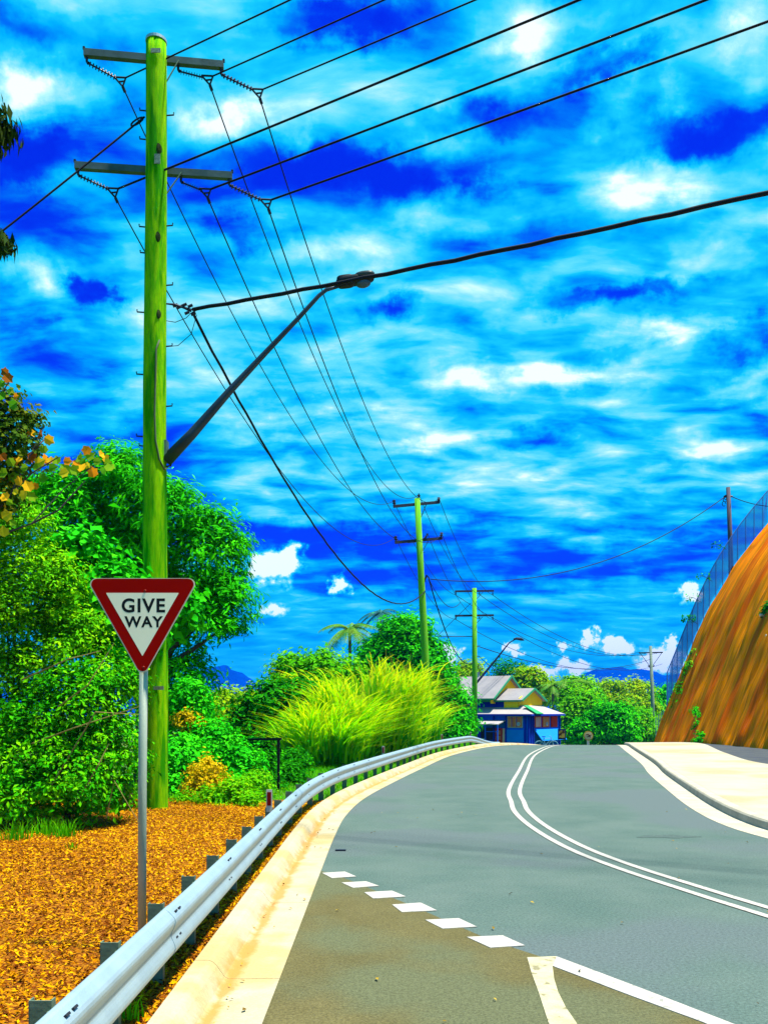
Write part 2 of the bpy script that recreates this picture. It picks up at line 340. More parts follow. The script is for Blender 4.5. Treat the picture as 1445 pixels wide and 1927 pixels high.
# ------------------------------------------------------------------ kerbs and footpath
def build_kerb(name, curve, sgn, prof, mat, l0, l1, seg):
    z = curve.at(l0)[0]
    k = strip(curve, l0, l1, [sgn * prof[0][0] + sgn*.004, sgn * (prof[-2][0] - .004)], [-.055, -.055], .6).build(name, M('kerb_bedding', (.10, .085, .05)))
    tag(k, kind='structure')
    l = l0; i = 0
    while l < l1 - .3:
        e = min(l + seg, l1) - .007
        u = strip(curve, l, e, [sgn * a for a, b in prof], [b for a, b in prof], .4, close=True).build('kerb_unit', mat, k, org=(0, 0, 0))
        at = u.data.attributes.new('across', 'FLOAT', 'POINT'); nv = len(u.data.vertices)
        at.data.foreach_set('value', np.resize(np.array([a for a, b in prof], np.float32), nv))
        l += seg; i += 1
    return k
build_kerb('kerb_left', LEFT, 1, [(.002,.006),(.12,.0045),(.24,.003),(.345,.002),(.372,.018),(.425,.092),(.452,.118),(.48,.128),(.572,.128),(.572,-.12),(.002,-.05)], CONC, LEFT.len_at_y(-3.6), LEFT.len_at_y(62), 2.42)
build_kerb('kerb_right', RIGHT, -1, [(.002,.006),(.46,.002),(.475,.115),(.50,.142),(.54,.150),(.68,.150),(.68,-.12),(.002,-.05)], CONC2, 2, RIGHT.len_at_y(62), 3.0)
BACK = catmull([(30,-4),(22,6),(16,15),(13.4,22),(12.0,28),(13.6,36),(16.3,46),(17.0,51),(17.1,58)])
def build_path():
    la, lb = 2, RIGHT.len_at_y(58); n = 90; bc = Curve(BACK); vs = []
    for i in range(n):
        t = i / (n - 1); p, _ = RIGHT.at(la + (lb - la) * t, -.692); q, _ = bc.at(bc.L[-1] * t)
        for k in range(5):
            r = p.lerp(q, k / 4); vs.append((r.x, r.y, crest(r.y) + .146 + .02 * k / 4))
    fs = [(i*5+k, i*5+k+1, (i+1)*5+k+1, (i+1)*5+k)[::-1] for i in range(n-1) for k in range(4)]
    tag(MB().add(vs, fs).build('footpath', PATH), kind='structure')
    vs = []
    for i in range(n):
        q, _ = bc.at(bc.L[-1] * i / (n - 1)); vs += [(q.x - .05, q.y, crest(q.y) + .13), (max(q.x + 7, 24), q.y, crest(q.y) + .14)]
    fs = [(2*i, 2*i+1, 2*i+3, 2*i+2) for i in range(n-1)]
    tag(MB().add(vs, fs).build('verge', M('bitumen_verge', (.045, .055, .07), (.07, .08, .085), 1.5, .9, .4, 60)), kind='structure')
build_path()
# ------------------------------------------------------------------ cut slope on the right (sprayed concrete bank)
PROF = [(0,0),(.40,1),(.80,2),(1.20,3),(1.60,4),(2.0,5),(2.4,6),(2.82,7),(3.28,8),(3.78,9),(4.34,10),(4.97,11),(5.67,12),(6.45,13),(7.4,14.1),(11,15.9),(20,16.2),(40,16.3)]
def prof_dense(m=64):
    h = np.array(PROF); d = np.hypot(*np.diff(h[:15], axis=0).T); s = np.concatenate([[0], np.cumsum(d)])
    t = np.linspace(0, s[-1], m); return np.interp(t, s, h[:15, 0]), np.interp(t, s, h[:15, 1])
def wall_base(y): return 17.0 + .10 * max(0, 40 - y) * .6 + (max(0, y - 57) ** 1.3) * .9
def build_bank():
    ys = np.concatenate([np.arange(16, 57.4, .16), [57.6, 58, 58.7, 60, 62, 66, 72]]); px, pz = prof_dense(70)
    def flute(y, seed):
        r = np.random.default_rng(seed); v = 0
        for k in range(7):
            w = r.uniform(1.2, 7.5); v += r.uniform(.3, 1) / w ** .6 * math.sin(w * y + r.uniform(0, 6))
        return v * .13
    nz = rng.normal(0, 1, (len(ys), len(px)))
    for _ in range(9): nz = (nz + np.roll(nz, 1, 1) + np.roll(nz, -1, 1)) / 3 * 1.12
    vs = []; m = len(px)
    for i, y in enumerate(ys):
        for j in range(m):
            t = j / (m - 1)
            f = flute(y, 3) + .5 * flute(y * 2.3, 9)
            k = min(1, pz[j] / .5) * (1 if y < 57.5 else .3)
            sh = 1 - max(0, (y - 57.4)) / 15
            vs.append((wall_base(y) + px[j] + (f * .8 + nz[i, j] * .05) * k, y + nz[i, j] * .02 * k, crest(min(y, 57)) + .05 + pz[j] * sh - (.1 if j == 0 else 0)))
    fs = [(i*m+j, (i+1)*m+j, (i+1)*m+j+1, i*m+j+1)[::-1] for i in range(len(ys)-1) for j in range(m-1)]
    # top plateau
    o = len(vs)
    for i, y in enumerate(ys):
        b = vs[i*m + m-1]; vs.append((b[0] + 14, b[1], b[2] + .9))
    fs += [(i*m+m-1, (i+1)*m+m-1, o+i+1, o+i)[::-1] for i in range(len(ys)-1)]
    mat = M('sprayed_bank', (1.0, .27, .000), (.60, .18, .000), 3.4, .95, 1.0, 16, stretch=(.06, 1.1, .035), c3=(.80, .13, .000), s3=1.1, pos=(.38, .60), spec=.02, speck=.36, sscale=5)
    return tag(MB().add(vs, fs).build('earth_bank', mat, org=(17, 40, 0), smooth=True), kind='structure')
build_bank()
# ------------------------------------------------------------------ foliage generators
def leaf_mesh(name, pts, nrm, L, W, mat, parent=None, seed=1, droop=0.0, tint=None, fold=.25, org=None, dirs=None):
    r = np.random.default_rng(seed); n = len(pts)
    nrm = nrm / (np.linalg.norm(nrm, axis=1, keepdims=True) + 1e-9)
    t = r.normal(0, 1, (n, 3)) if dirs is None else dirs.copy()
    t[:, 2] -= droop; t -= nrm * np.sum(t * nrm, 1, keepdims=True); t /= np.linalg.norm(t, axis=1, keepdims=True) + 1e-9
    b = np.cross(nrm, t); s = r.uniform(.45, 1.4, (n, 1)); l = L * s; w = W * s
    up = nrm * w * fold
    v = np.empty((n, 4, 3)); v[:, 0] = pts - t * l * .5; v[:, 1] = pts + b * w * .5 + up - t * l * .06; v[:, 2] = pts + t * l * .5; v[:, 3] = pts - b * w * .5 + up - t * l * .06
    v = v.reshape(-1, 3)
    if parent is not None and org is None: org = parent.location
    org = np.array(org if org is not None else (0, 0, 0)); v = v - org
    me = bpy.data.meshes.new(name); me.vertices.add(4*n); me.vertices.foreach_set('co', v.ravel().astype(np.float32))
    base = np.arange(n)[:, None] * 4; f = np.concatenate([base + [0, 1, 2], base + [0, 2, 3]], 1).reshape(-1).astype(np.int32)
    me.loops.add(6*n); me.loops.foreach_set('vertex_index', f)
    me.polygons.add(2*n); me.polygons.foreach_set('loop_start', np.arange(0, 6*n, 3, dtype=np.int32)); me.polygons.foreach_set('loop_total', np.full(2*n, 3, dtype=np.int32))
    a = me.attributes.new('tint', 'FLOAT', 'POINT')
    if tint is None: tint = r.uniform(0, 1, n)
    a.data.foreach_set('value', np.repeat(tint, 4).astype(np.float32))
    me.update(); me.validate(); me.materials.append(mat)
    return link(name, me, parent, None if parent is not None else tuple(org))
def crown_points(blobs, nclump, per, spread, seed, shell=(.72, 1.02), inner=.18, upbias=.25, flat=.75):
    r = np.random.default_rng(seed); c = np.array([b[0] for b in blobs]); rad = np.array([b[1] for b in blobs])
    rad = rad if rad.ndim == 2 else np.repeat(rad[:, None], 3, 1)
    w = (rad[:, 0] * rad[:, 2]); w = w / w.sum(); k = r.choice(len(blobs), nclump, p=w)
    d = r.normal(0, 1, (nclump, 3)); d[:, 2] += upbias; d /= np.linalg.norm(d, axis=1, keepdims=True)
    rr = r.uniform(*shell, (nclump, 1)); q = r.random((nclump, 1)) < inner; rr = np.where(q, r.uniform(.25, .75, (nclump, 1)), rr)
    cc = c[k] + d * rr * rad[k]
    # drop clumps buried inside another blob
    keep = np.ones(nclump, bool)
    for i in range(len(c)):
        ins = np.linalg.norm((cc - c[i]) / rad[i], axis=1) < .62; keep &= ~(ins & (k != i) & (r.random(nclump) < .75))
    cc, d = cc[keep], d[keep]; m = len(cc)
    sz = r.uniform(.6, 1.35, (m, 1, 1))
    off = r.normal(0, 1, (m, per, 3)) * spread * sz; off[:, :, 2] *= flat
    pts = cc[:, None, :] + off
    nr = d[:, None, :] * .55 + off / (np.linalg.norm(off, axis=2, keepdims=True) + 1e-6) * .5 + np.array([0, 0, .55]) + r.normal(0, .35, (m, per, 3))
    tint = np.clip(r.uniform(0, 1, (m, 1)) * .6 + r.uniform(0, 1, (m, per)) * .4, 0, 1)
    return pts.reshape(-1, 3), nr.reshape(-1, 3), tint.reshape(-1)
BARK = M('bark', (.10, .065, .04), (.05, .035, .02), 5, .95, .6, 20, stretch=(3, 3, .6))
def tree(name, label, cat, base, blobs, nclump, per, spread, L, W, mat, seed, trunk_r=.12, droop=0.0, group=None, inner=.18, upbias=.25, bark=None, shell=(.72, 1.02), crown='crown', stems=1):
    base = Vector(base); t = thing(name, label, cat, base, group=group); r = random.Random(seed)
    pts, nr, ti = crown_points(blobs, nclump, per, spread, seed, inner=inner, upbias=upbias, shell=shell)
    keep = pts[:, 2] > base.z + .02; pts, nr, ti = pts[keep], nr[keep], ti[keep]
    leaf_mesh(crown, pts, nr, L, W, mat, t, seed + 1, droop, ti)
    mb = MB(); cen = sum((Vector(b[0]) for b in blobs), Vector()) / len(blobs)
    fork = base.lerp(cen, .45); fork.x = base.x + (cen.x - base.x) * .3
    mb.tube([base - Vector((0, 0, .15)), base.lerp(fork, .5) + Vector((r.uniform(-.1, .1), r.uniform(-.1, .1), 0)), fork], [trunk_r * 1.25, trunk_r, trunk_r * .8], 8)
    for b in blobs:
        e = Vector(b[0]); mid = fork.lerp(e, .5) + Vector((r.uniform(-.2, .2), r.uniform(-.2, .2), .15)) * (e - fork).length * .4
        mb.tube([fork, mid, e], [trunk_r * .65, trunk_r * .4, trunk_r * .12], 6)
    mb.build('trunk' if stems == 1 else 'stem', bark or BARK, t, smooth=True)
    return t
def B(px, py, rpx, D, sq=1.0, dy=0.0):
    c = P(px, py, D + dy); rr = rpx / F * D; return (tuple(c), (rr, rr, rr * sq))
L_BIG = LEAF('leaf_deep_green', [(.002, .13, .000), (.02, .48, .000), (.09, .82, .000)], .26)
L_SHRUB = LEAF('leaf_shrub_green', [(.01, .14, .000), (.10, .52, .000), (.40, .82, .000)], .26)
L_BROAD = LEAF('leaf_broad_green', [(.006, .26, .002), (.02, .56, .006), (.09, .78, .004)], .26)
L_YEL = LEAF('leaf_yellow_green', [(.08, .38, .000), (.24, .52, .000), (.45, .52, .000)], .35)
L_LIME = LEAF('leaf_lime', [(.03, .32, .000), (.10, .52, .000), (.30, .64, .000)], .35)
L_GOLD = LEAF('leaf_gold', [(.52, .38, .002), (.70, .46, .002), (.50, .48, .004)], .3)
L_GLOSS = LEAF('leaf_gloss_green', [(.002, .09, .000), (.03, .42, .000), (.28, .80, .000)], .26)
L_DARK = LEAF('leaf_dark', [(.002, .09, .000), (.01, .24, .000), (.05, .44, .000)], .25)
L_OVER = LEAF('leaf_overhang', [(.006, .025, .003), (.015, .05, .004), (.05, .08, .006)], .2)
L_GRASS = LEAF('grass_blade', [(.03, .40, .000), (.26, .74, .000), (.60, .84, .000), (.85, .78, .004)], .45)
L_GRASSG = LEAF('verge_blade', [(.03, .38, .000), (.10, .56, .000), (.22, .62, .000)], .35)
# ------------------------------------------------------------------ vegetation, left foreground
def veg_left():
    tree('broadleaf_tree', 'large dark green broadleaf tree with drooping leaves behind the near power pole', 'tree', (-5.9, 22, -.4),
         [B(130,990,95,22), B(225,935,85,22), B(300,985,80,21.5), B(385,1050,85,22), B(415,1140,62,22), B(345,1170,90,22.5), B(230,1090,120,22.5), B(120,1110,95,22), B(355,1290,52,22), B(320,1360,62,22.5), B(60,960,60,22.5), B(410,1190,45,21.6)],
         1400, 44, .19, .19, .05, L_BIG, 11, .2, droop=1.1, upbias=.85, inner=.25, shell=(.8, 1.05))
    tree('leafy_shrub', 'tall light green small-leaved shrub at the left picture edge above the mulch', 'shrub', (-5.7, 13.8, 0),
         [B(20,1010,75,13.8), B(75,1120,85,13.8), B(10,1180,85,13.8), B(130,1210,80,13.9), B(40,1300,85,13.8), B(-60,1100,90,13.8), B(-50,1280,90,13.8)],
         950, 42, .11, .072, .036, L_SHRUB, 21, .06, droop=.4, upbias=.6, inner=.32, shell=(.8, 1.05))
    tree('broadleaf_shrub', 'bright green shrub with large lobed leaves directly left of the give way sign', 'shrub', (-4.5, 14.6, 0),
         [B(150,1075,62,14.6), B(205,1120,52,14.6), B(150,1160,60,14.6), B(235,1190,55,14.8), B(330,1150,36,15.9)],
         330, 22, .15, .17, .13, L_BROAD, 31, .05, droop=.5)
    tree('glossy_shrub', 'dense dark glossy shrub with pale twigs growing at the back edge of the mulch', 'shrub', (-4.6, 13.3, 0),
         [B(60,1400,95,13.3), B(150,1330,80,13.4), B(200,1420,75,13.5), B(130,1480,75,13.0), B(30,1490,80,12.9), B(215,1300,60,13.7), B(-50,1430,90,13.1), B(210,1490,45,13.3)],
         1050, 36, .11, .085, .038, L_GLOSS, 41, .05, droop=.9, upbias=.5, inner=.36, shell=(.78, 1.08))
    # pale bare twigs of that shrub are parts
    g = bpy.data.objects['glossy_shrub']; r = random.Random(5)
    for (a, b, c) in (((40,1280),(130,1240),(190,1225)),((90,1490),(180,1340),(262,1345)),((60,1400),(140,1370),(262,1330)),((200,1540),(215,1470),(262,1550)),((110,1330),(165,1290),(215,1210)),((150,1500),(185,1440),(205,1400))):
        D = 12.6; MB().tube([P(*a, D), P(*b, D - .1), P(*c, D)], [.012, .009, .005], 5).build('twig', M('pale_twig', (.28, .26, .07), (.2, .16, .05), 9), g)
    tree('dark_hedge_shrub', 'low deep green shrub behind the power pole base right side', 'shrub', (-3.4, 19, -.1),
         [B(345,1440,50,19), B(330,1500,40,18.5), B(395,1400,45,20), B(440,1440,45,20), B(360,1320,40,20.5), B(450,1500,40,18.5)], 420, 34, .14, .12, .06, L_BROAD, 51, .04, droop=.4)
    tree('golden_bush', 'small round golden yellow bush between power pole and guardrail', 'bush', (-3.1, 17.2, .04),
         [B(388,1462,36,17.2), B(375,1492,28,17.0), B(410,1485,24,17.3)], 150, 30, .07, .07, .035, L_GOLD, 61, .03)
    tree('golden_flower_shrub', 'yellow flowering shrub tip beside the tree trunk shade right of the pole', 'shrub', (-4.0, 20, -.1),
         [B(352,1358,22,20), B(372,1368,16,20), B(395,1388,18,20.2)], 70, 26, .08, .08, .04, L_GOLD, 62, .02)
    tree('weedy_shrub', 'light green weedy undergrowth at the edge of the mulch by the guardrail', 'plant', (-2.9, 16.6, .05),
         [B(440,1500,34,16.6), B(400,1515,30,16.4), B(480,1490,36,17.2), B(350,1520,26,16.5), B(470,1515,20,16.2)], 330, 26, .08, .07, .035, L_LIME, 63, .02, upbias=.5)
veg_left()
def gum_tree():
    # sapling with big orange and yellow lobed leaves: each leaf can be told apart
    base = Vector((-6.0, 12.6, 0)); t = thing('maple_tree', 'slender tree with orange and yellow lobed leaves at the left picture edge', 'tree', base)
    r = random.Random(3); D = 12.6
    mb = MB(); mb.tube([base - Vector((0,0,.1)), P(-60,1200,D), P(-40,960,D), P(-20,700,D)], [.09, .07, .05, .02], 8)
    mb.build('trunk', BARK, t)
    tw = M('grey_twig', (.10, .08, .10), (.06, .05, .06), 9)
    twigs = [[(-35,1000),(20,930),(55,860),(85,800)],[(20,930),(60,890),(110,860)],[(-30,900),(0,745),(22,710)],[(-35,1020),(60,985),(120,920),(190,865)],[(-35,960),(15,830),(40,800)],[(60,985),(110,960),(160,905)],[(55,860),(75,835),(92,818)]]
    for tl in twigs: MB().tube([P(a, b, D + r.uniform(-.1, .1)) for a, b in tl], [.016, .011, .008, .004][:len(tl)], 5).build('branch', tw, t)
    # lobed leaf mesh (five points) 0.16 m
    def lobed(s):
        out = [(0,-.46),(.2,-.36),(.42,-.26),(.38,-.04),(.44,.22),(.22,.26),(0,.52),(-.2,.27),(-.44,.2),(-.38,-.04),(-.42,-.26),(-.2,-.36)]
        vs = [(a*s, b*s, .12*s*abs(a)*2) for a, b in out] + [(0, 0, -.02*s)]
        n = len(out); return MB().add(vs, [(i, (i+1)%n, n) for i in range(n)])
    cols = [('leaf_orange', (.55, .17, .004)), ('leaf_amber', (.50, .27, .006)), ('leaf_lemon', (.40, .33, .008)), ('leaf_red', (.20, .06, .004)), ('leaf_moss', (.12, .24, .006)), ('leaf_green', (.05, .20, .006))]
    meshes = []
    for nme, c in cols:
        me = lobed(.14).mesh('leaf'); c = tuple(min(1, 2.0*q) for q in c); me.materials.append(LEAF(nme, [c, c], .45)); meshes.append(me)
    spots = [(92,828,1),(80,845,4),(85,865,0),(95,866,1),(75,870,2),(58,860,3),(50,815,0),(62,815,1),(78,818,3),(45,850,4),(35,865,1),(28,868,0),(105,866,4),(70,880,4),(20,870,4),
             (165,848,0),(172,858,4),(190,855,1),(200,862,1),(203,872,4),(182,868,4),(150,862,4),(145,872,0),(155,880,1),(140,885,4),(128,868,0),(165,876,2),(172,888,0),(157,868,5),(208,880,4),
             (125,882,4),(120,890,2),(195,885,5),(8,700,3),(14,712,3),(22,738,5),(30,746,0),(5,722,5),(3,745,5),(25,762,5),(10,935,1),(20,910,2),(35,905,1),(52,915,1),(67,915,0),(80,900,5),(45,932,2),(20,945,4),(12,970,2),(60,935,4),(15,905,0),(5,890,4),(30,925,2),(100,880,5),(25,898,4),(8,860,3),(45,880,4),(0,905,2),(8,955,1),(25,985,4),(5,1000,2)]
    for (x, y, k) in spots:
        o = link('leaf', meshes[k], t); p = P(x + r.uniform(-2, 2), y, D + r.uniform(-.35, .2)); o.location = p - base
        o.rotation_euler = (R(90) + r.uniform(-.7, .5), r.uniform(-2.8, 2.8), r.uniform(-.6, .6)); s = r.uniform(.75, 1.3); o.scale = (s, s, s)
    pts, nr, ti = crown_points([B(20,835,55,12.8), B(30,790,42,12.8), B(5,760,34,12.8), B(0,870,45,12.8), B(-50,800,60,12.8), B(5,930,42,12.8)], 190, 26, .1, 77)
    o = leaf_mesh('crown', pts, nr, .085, .06, LEAF('leaf_olive', [(.02,.08,.004),(.06,.15,.006),(.20,.20,.006)], .3), t, 78, .3, ti); o['kind'] = 'stuff'
gum_tree()
def overhang():
    D = 9.0; base = Vector((-6.6, 9.0, 0)); t = thing('overhanging_tree', 'dark leafy branches hanging into the left picture edge high up', 'tree', base)
    MB().tube([base - Vector((0,0,.1)), (-6.5, 9, 3), (-6.1, 9, 6), (-5.4, 9, 8.6)], [.22, .18, .13, .05], 8).build('trunk', BARK, t, smooth=True)
    for pl in ([(-5.8, 9, 7.4), (-4.8, 9, 8.2), (-3.9, 9, 7.9)], [(-6.1, 9, 6.0), (-4.9, 9, 6.9), (-3.95, 9, 6.8)]):
        MB().tube(pl, [.05, .03, .012], 6).build('branch', BARK, t)
    pts, nr, ti = crown_points([B(-14,245,30,9), B(-8,275,18,9), B(-60,220,60,9), B(-16,452,28,9), B(-6,470,16,9), B(-70,450,55,9), B(-260,330,150,9)], 260, 22, .06, 88)
    o = leaf_mesh('crown', pts, nr * np.array([1, 1, .2]), .16, .05, L_OVER, t, 89, 1.6, ti); o['kind'] = 'stuff'
overhang()
# ------------------------------------------------------------------ mulch bed and chips, verge grass
def mulch_z(x, y):
    d = max(0, -1.5 - x)
    return .095 + .05 * min(1, d / 2) + .03 * math.sin(x * 1.3 + .5) * math.sin(y * .9) * min(1, d)
def mulch():
    vs = []; ys = np.linspace(.5, 17.4, 60); K = 26
    for y in ys:
        xr = float(np.interp(y, LEFT.p[:, 1], LEFT.p[:, 0])) - .57
        back = 1.0 if y < 16.2 else max(0.05, (17.5 - y) / 1.3)
        for k in range(K):
            x = xr - (9.5 * back) * (k / (K - 1)) ** 1.3; vs.append((x, y, mulch_z(x, y) if k else .06))
    fs = [(i*K+k, (i+1)*K+k, (i+1)*K+k+1, i*K+k+1) for i in range(len(ys)-1) for k in range(K-1)]
    m = M('mulch_bed', (.20, .05, .001), (.42, .18, .002), 26, .95, 1.0, 40, detail=8, c3=(.14, .03, .001), s3=30, pos=(.38, .6))
    tag(MB().add(vs, fs).build('mulch_bed', m, smooth=True), kind='structure')
    r = np.random.default_rng(4); n = 125000
    # denser near the camera
    y = 2.5 + 14.4 * r.random(n) ** 1.25; x = np.interp(y, LEFT.p[:, 1], LEFT.p[:, 0]) - .59 - 5.6 * r.random(n) ** 1.1
    z = np.array([mulch_z(a, b) for a, b in zip(x, y)]) + r.uniform(.0, .028, n)
    nr = r.normal(0, .55, (n, 3)); nr[:, 2] = 1
    far = np.clip((y - 6) / 9, 0, 1)
    pat = .5 + .25 * np.sin(x * 5.1 + 2 * np.sin(y * 2.3)) * np.sin(y * 4.3 + 1.7 * np.sin(x * 3.1)) + .2 * np.sin(x * 1.7 + y * 1.1)
    ti = np.clip(r.random(n) * .72 + .15 * far + .28 * (pat - .35), 0, 1)
    mt = LEAF('bark_chip', [(.03, .006, .001), (.16, .035, .001), (.52, .21, .001), (.72, .38, .001), (.80, .52, .01)], .05, .9, .02)
    o = leaf_mesh('mulch_chips', np.stack([x, y, z], 1), nr, .042, .014, mt, seed=5, tint=ti, fold=.2)
    tag(o, 'orange brown bark mulch chips spread behind the guardrail', 'mulch', kind='stuff')
mulch()
def blades(n, xy, hmin, hmax, lean, width, seed, segs=4, zfun=None, outdir=None, curl=.5, headtint=True):
    r = np.random.default_rng(seed); h = r.uniform(hmin, hmax, n); a = r.uniform(0, 2*np.pi, n)
    d = np.stack([np.cos(a), np.sin(a)], 1)
    if outdir is not None: d = d * .55 + outdir; 
    ln = lean * r.uniform(.3, 1.0, n) * h
    v = np.empty((n, (segs+1)*2, 3)); perp = np.stack([-np.sin(a), np.cos(a)], 1); 
    ff = r.uniform(-1, 1, n)
    pv = np.stack([np.cos(ff), np.sin(ff)], 1)
    for s in range(segs+1):
        t = s / segs; w = width * (1 - .85 * t ** 1.5) / 2
        c = xy + d * (ln * (t ** (1 + curl * 1.6)))[:, None]; zz = zfun + h * (t - .28 * lean * t ** 3)
        for k, sg in enumerate((-1, 1)):
            v[:, s*2+k, :2] = c + pv * (w * sg); v[:, s*2+k, 2] = zz
    q = (segs+1)*2; base = np.arange(n)[:, None] * q
    f = np.concatenate([base + [2*s, 2*s+1, 2*s+3, 2*s+2] for s in range(segs)], 1).reshape(-1).astype(np.int32)
    return v.reshape(-1, 3), f, segs, q
def blade_obj(name, n, xy, zf, hmin, hmax, lean, width, mat, seed, parent=None, outdir=None, org=None, tint=None, segs=4, curl=.5):
    v, f, segs, q = blades(n, xy, hmin, hmax, lean, width, seed, segs, zf, outdir, curl)
    if parent is not None: org = parent.location
    org = np.array(org if org is not None else (0, 0, 0)); v = v - org
    me = bpy.data.meshes.new(name); me.vertices.add(len(v)); me.vertices.foreach_set('co', v.ravel().astype(np.float32))
    me.loops.add(len(f)); me.loops.foreach_set('vertex_index', f); np_ = len(f) // 4
    me.polygons.add(np_); me.polygons.foreach_set('loop_start', np.arange(0, len(f), 4, dtype=np.int32)); me.polygons.foreach_set('loop_total', np.full(np_, 4, dtype=np.int32))
    a = me.attributes.new('tint', 'FLOAT', 'POINT'); r = np.random.default_rng(seed + 9)
    tb = r.uniform(0, .75, n) if tint is None else tint
    tt = np.repeat(tb[:, None], q, 1) + np.linspace(-.1, .28, q)[None]; a.data.foreach_set('value', np.clip(tt, 0, 1).ravel().astype(np.float32))
    me.update(); me.validate(); me.materials.append(mat); me.shade_smooth()
    return link(name, me, parent, None if parent is not None else tuple(org))
def grasses():
    spec = [((-1.9, 29), .7, 1.6, 'widest clump of tall feathery grass leaning left behind the guardrail'), ((-1.3, 31), .8, 2.5, 'tall lime grass clump with seed heads in front of the dark shrub'),
            ((-.55, 33), .9, 3.3, 'tallest yellow green grass clump in the middle of the grass row'), ((.15, 35.5), 1.0, 3.9, 'yellowing tall grass clump left of the leaning second power pole'),
            ((.6, 39.5), 1.0, 3.7, 'pale tall grass clump at the foot of the second power pole'), ((1.35, 44), .8, 2.9, 'farthest short dry grass clump near the guardrail crest')]
    for i, ((cx, cy), rad, h, lab) in enumerate(spec):
        base = (cx, cy, ground_z(cx, cy)); t = thing('tall_grass', lab, 'grass clump', base, group='tall grass clumps behind the guardrail')
        r = np.random.default_rng(100 + i); n = 1500
        off = r.normal(0, .5, (n, 2)) * rad * .75; xy = off + [cx, cy]; out = off / (rad) * .9
        n = 1900; nt = 12; tc_ = r.normal(0, .72, (nt, 2)) * rad; th = r.uniform(.35, 1.12, nt); tl = r.normal(0, .2, (nt, 2)); ki = r.integers(0, nt, n)
        lev = r.random(n) ** .8 * .76 * h * th[ki]; off = tc_[ki] + r.normal(0, .16, (n, 2)) + tl[ki] * (lev / h)[:, None] * 1.2; xy = off * (1 + lev[:, None] / h * .8) + [cx, cy]; out = off / rad * .8 + tl[ki]
        blade_obj('leaves', n, xy, base[2] + lev, .5, 1.7, .95, .075, L_GRASS, 500 + i, t, out, segs=5, curl=.9, tint=np.clip(r.random(n) * .75 - .28 + lev / h * .62, 0, .8))['kind'] = 'stuff'
        n = 420; off = r.normal(0, .5, (n, 2)) * rad * .75; xy = off + [cx, cy]; out = off / rad * .7
        blade_obj('blades', n, xy, np.full(n, base[2]), h * .35, h * 1.02, .85, .034, L_GRASS, 200 + i, t, out, segs=6)['kind'] = 'stuff'
        n2 = 26; off = r.normal(0, .5, (n2, 2)) * rad * .6
        blade_obj('seed_heads', n2, off + [cx, cy], np.full(n2, base[2]), h * .95, h * 1.22, .4, .05, LEAF('seed_head', [(.62,.58,.02),(.66,.56,.03)], .3), 300 + i, t, off / rad * .7, tint=np.full(n2, .5), segs=6)['kind'] = 'stuff'
    # mown verge between kerb and grass
    r = np.random.default_rng(9); n = 26000; y = 15.8 + 36 * r.random(n) ** 1.3; x = np.interp(y, LEFT.p[:, 1], LEFT.p[:, 0]) - .75 - 4.2 * r.random(n)
    keep = (y > 17.0) | (x < -2.2); x, y = x[keep], y[keep]; n = len(x)
    zf = np.array([ground_z(a, b) for a, b in zip(x, y)]) - .01
    o = blade_obj('verge_grass', n, np.stack([x, y], 1), zf, .06, .20, .6, .018, L_GRASSG, 21, segs=2)
    tag(o, 'short bright green grass on the verge beyond the mulch', 'grass', kind='stuff')
    # weed tufts at the back-left edge of the mulch
    for i, (px, py, h) in enumerate(((30,1582,.34),(88,1572,.30),(122,1575,.3),(135,1600,.12),(250,1918,.16))):
        p = G(px, py, .13); t = thing('weed_tuft', ('grass tuft at the left picture edge in front of the glossy shrub','small grass tuft between two others at the back of the mulch','upright grass tuft right of the other tufts under the glossy shrub','tiny low green weed alone on the orange mulch','single green sprout on the mulch beside the nearest guardrail post')[i], 'weed', p, group='weeds in the mulch')
        n = 60 if i < 3 else 14; off = np.random.default_rng(i).normal(0, .09 if i < 3 else .03, (n, 2))
        blade_obj('blades', n, off + [p.x, p.y], np.full(n, p.z), h * .5, h, .6, .014, L_GRASSG, 400 + i, t, off * 4)['kind'] = 'stuff'
grasses()
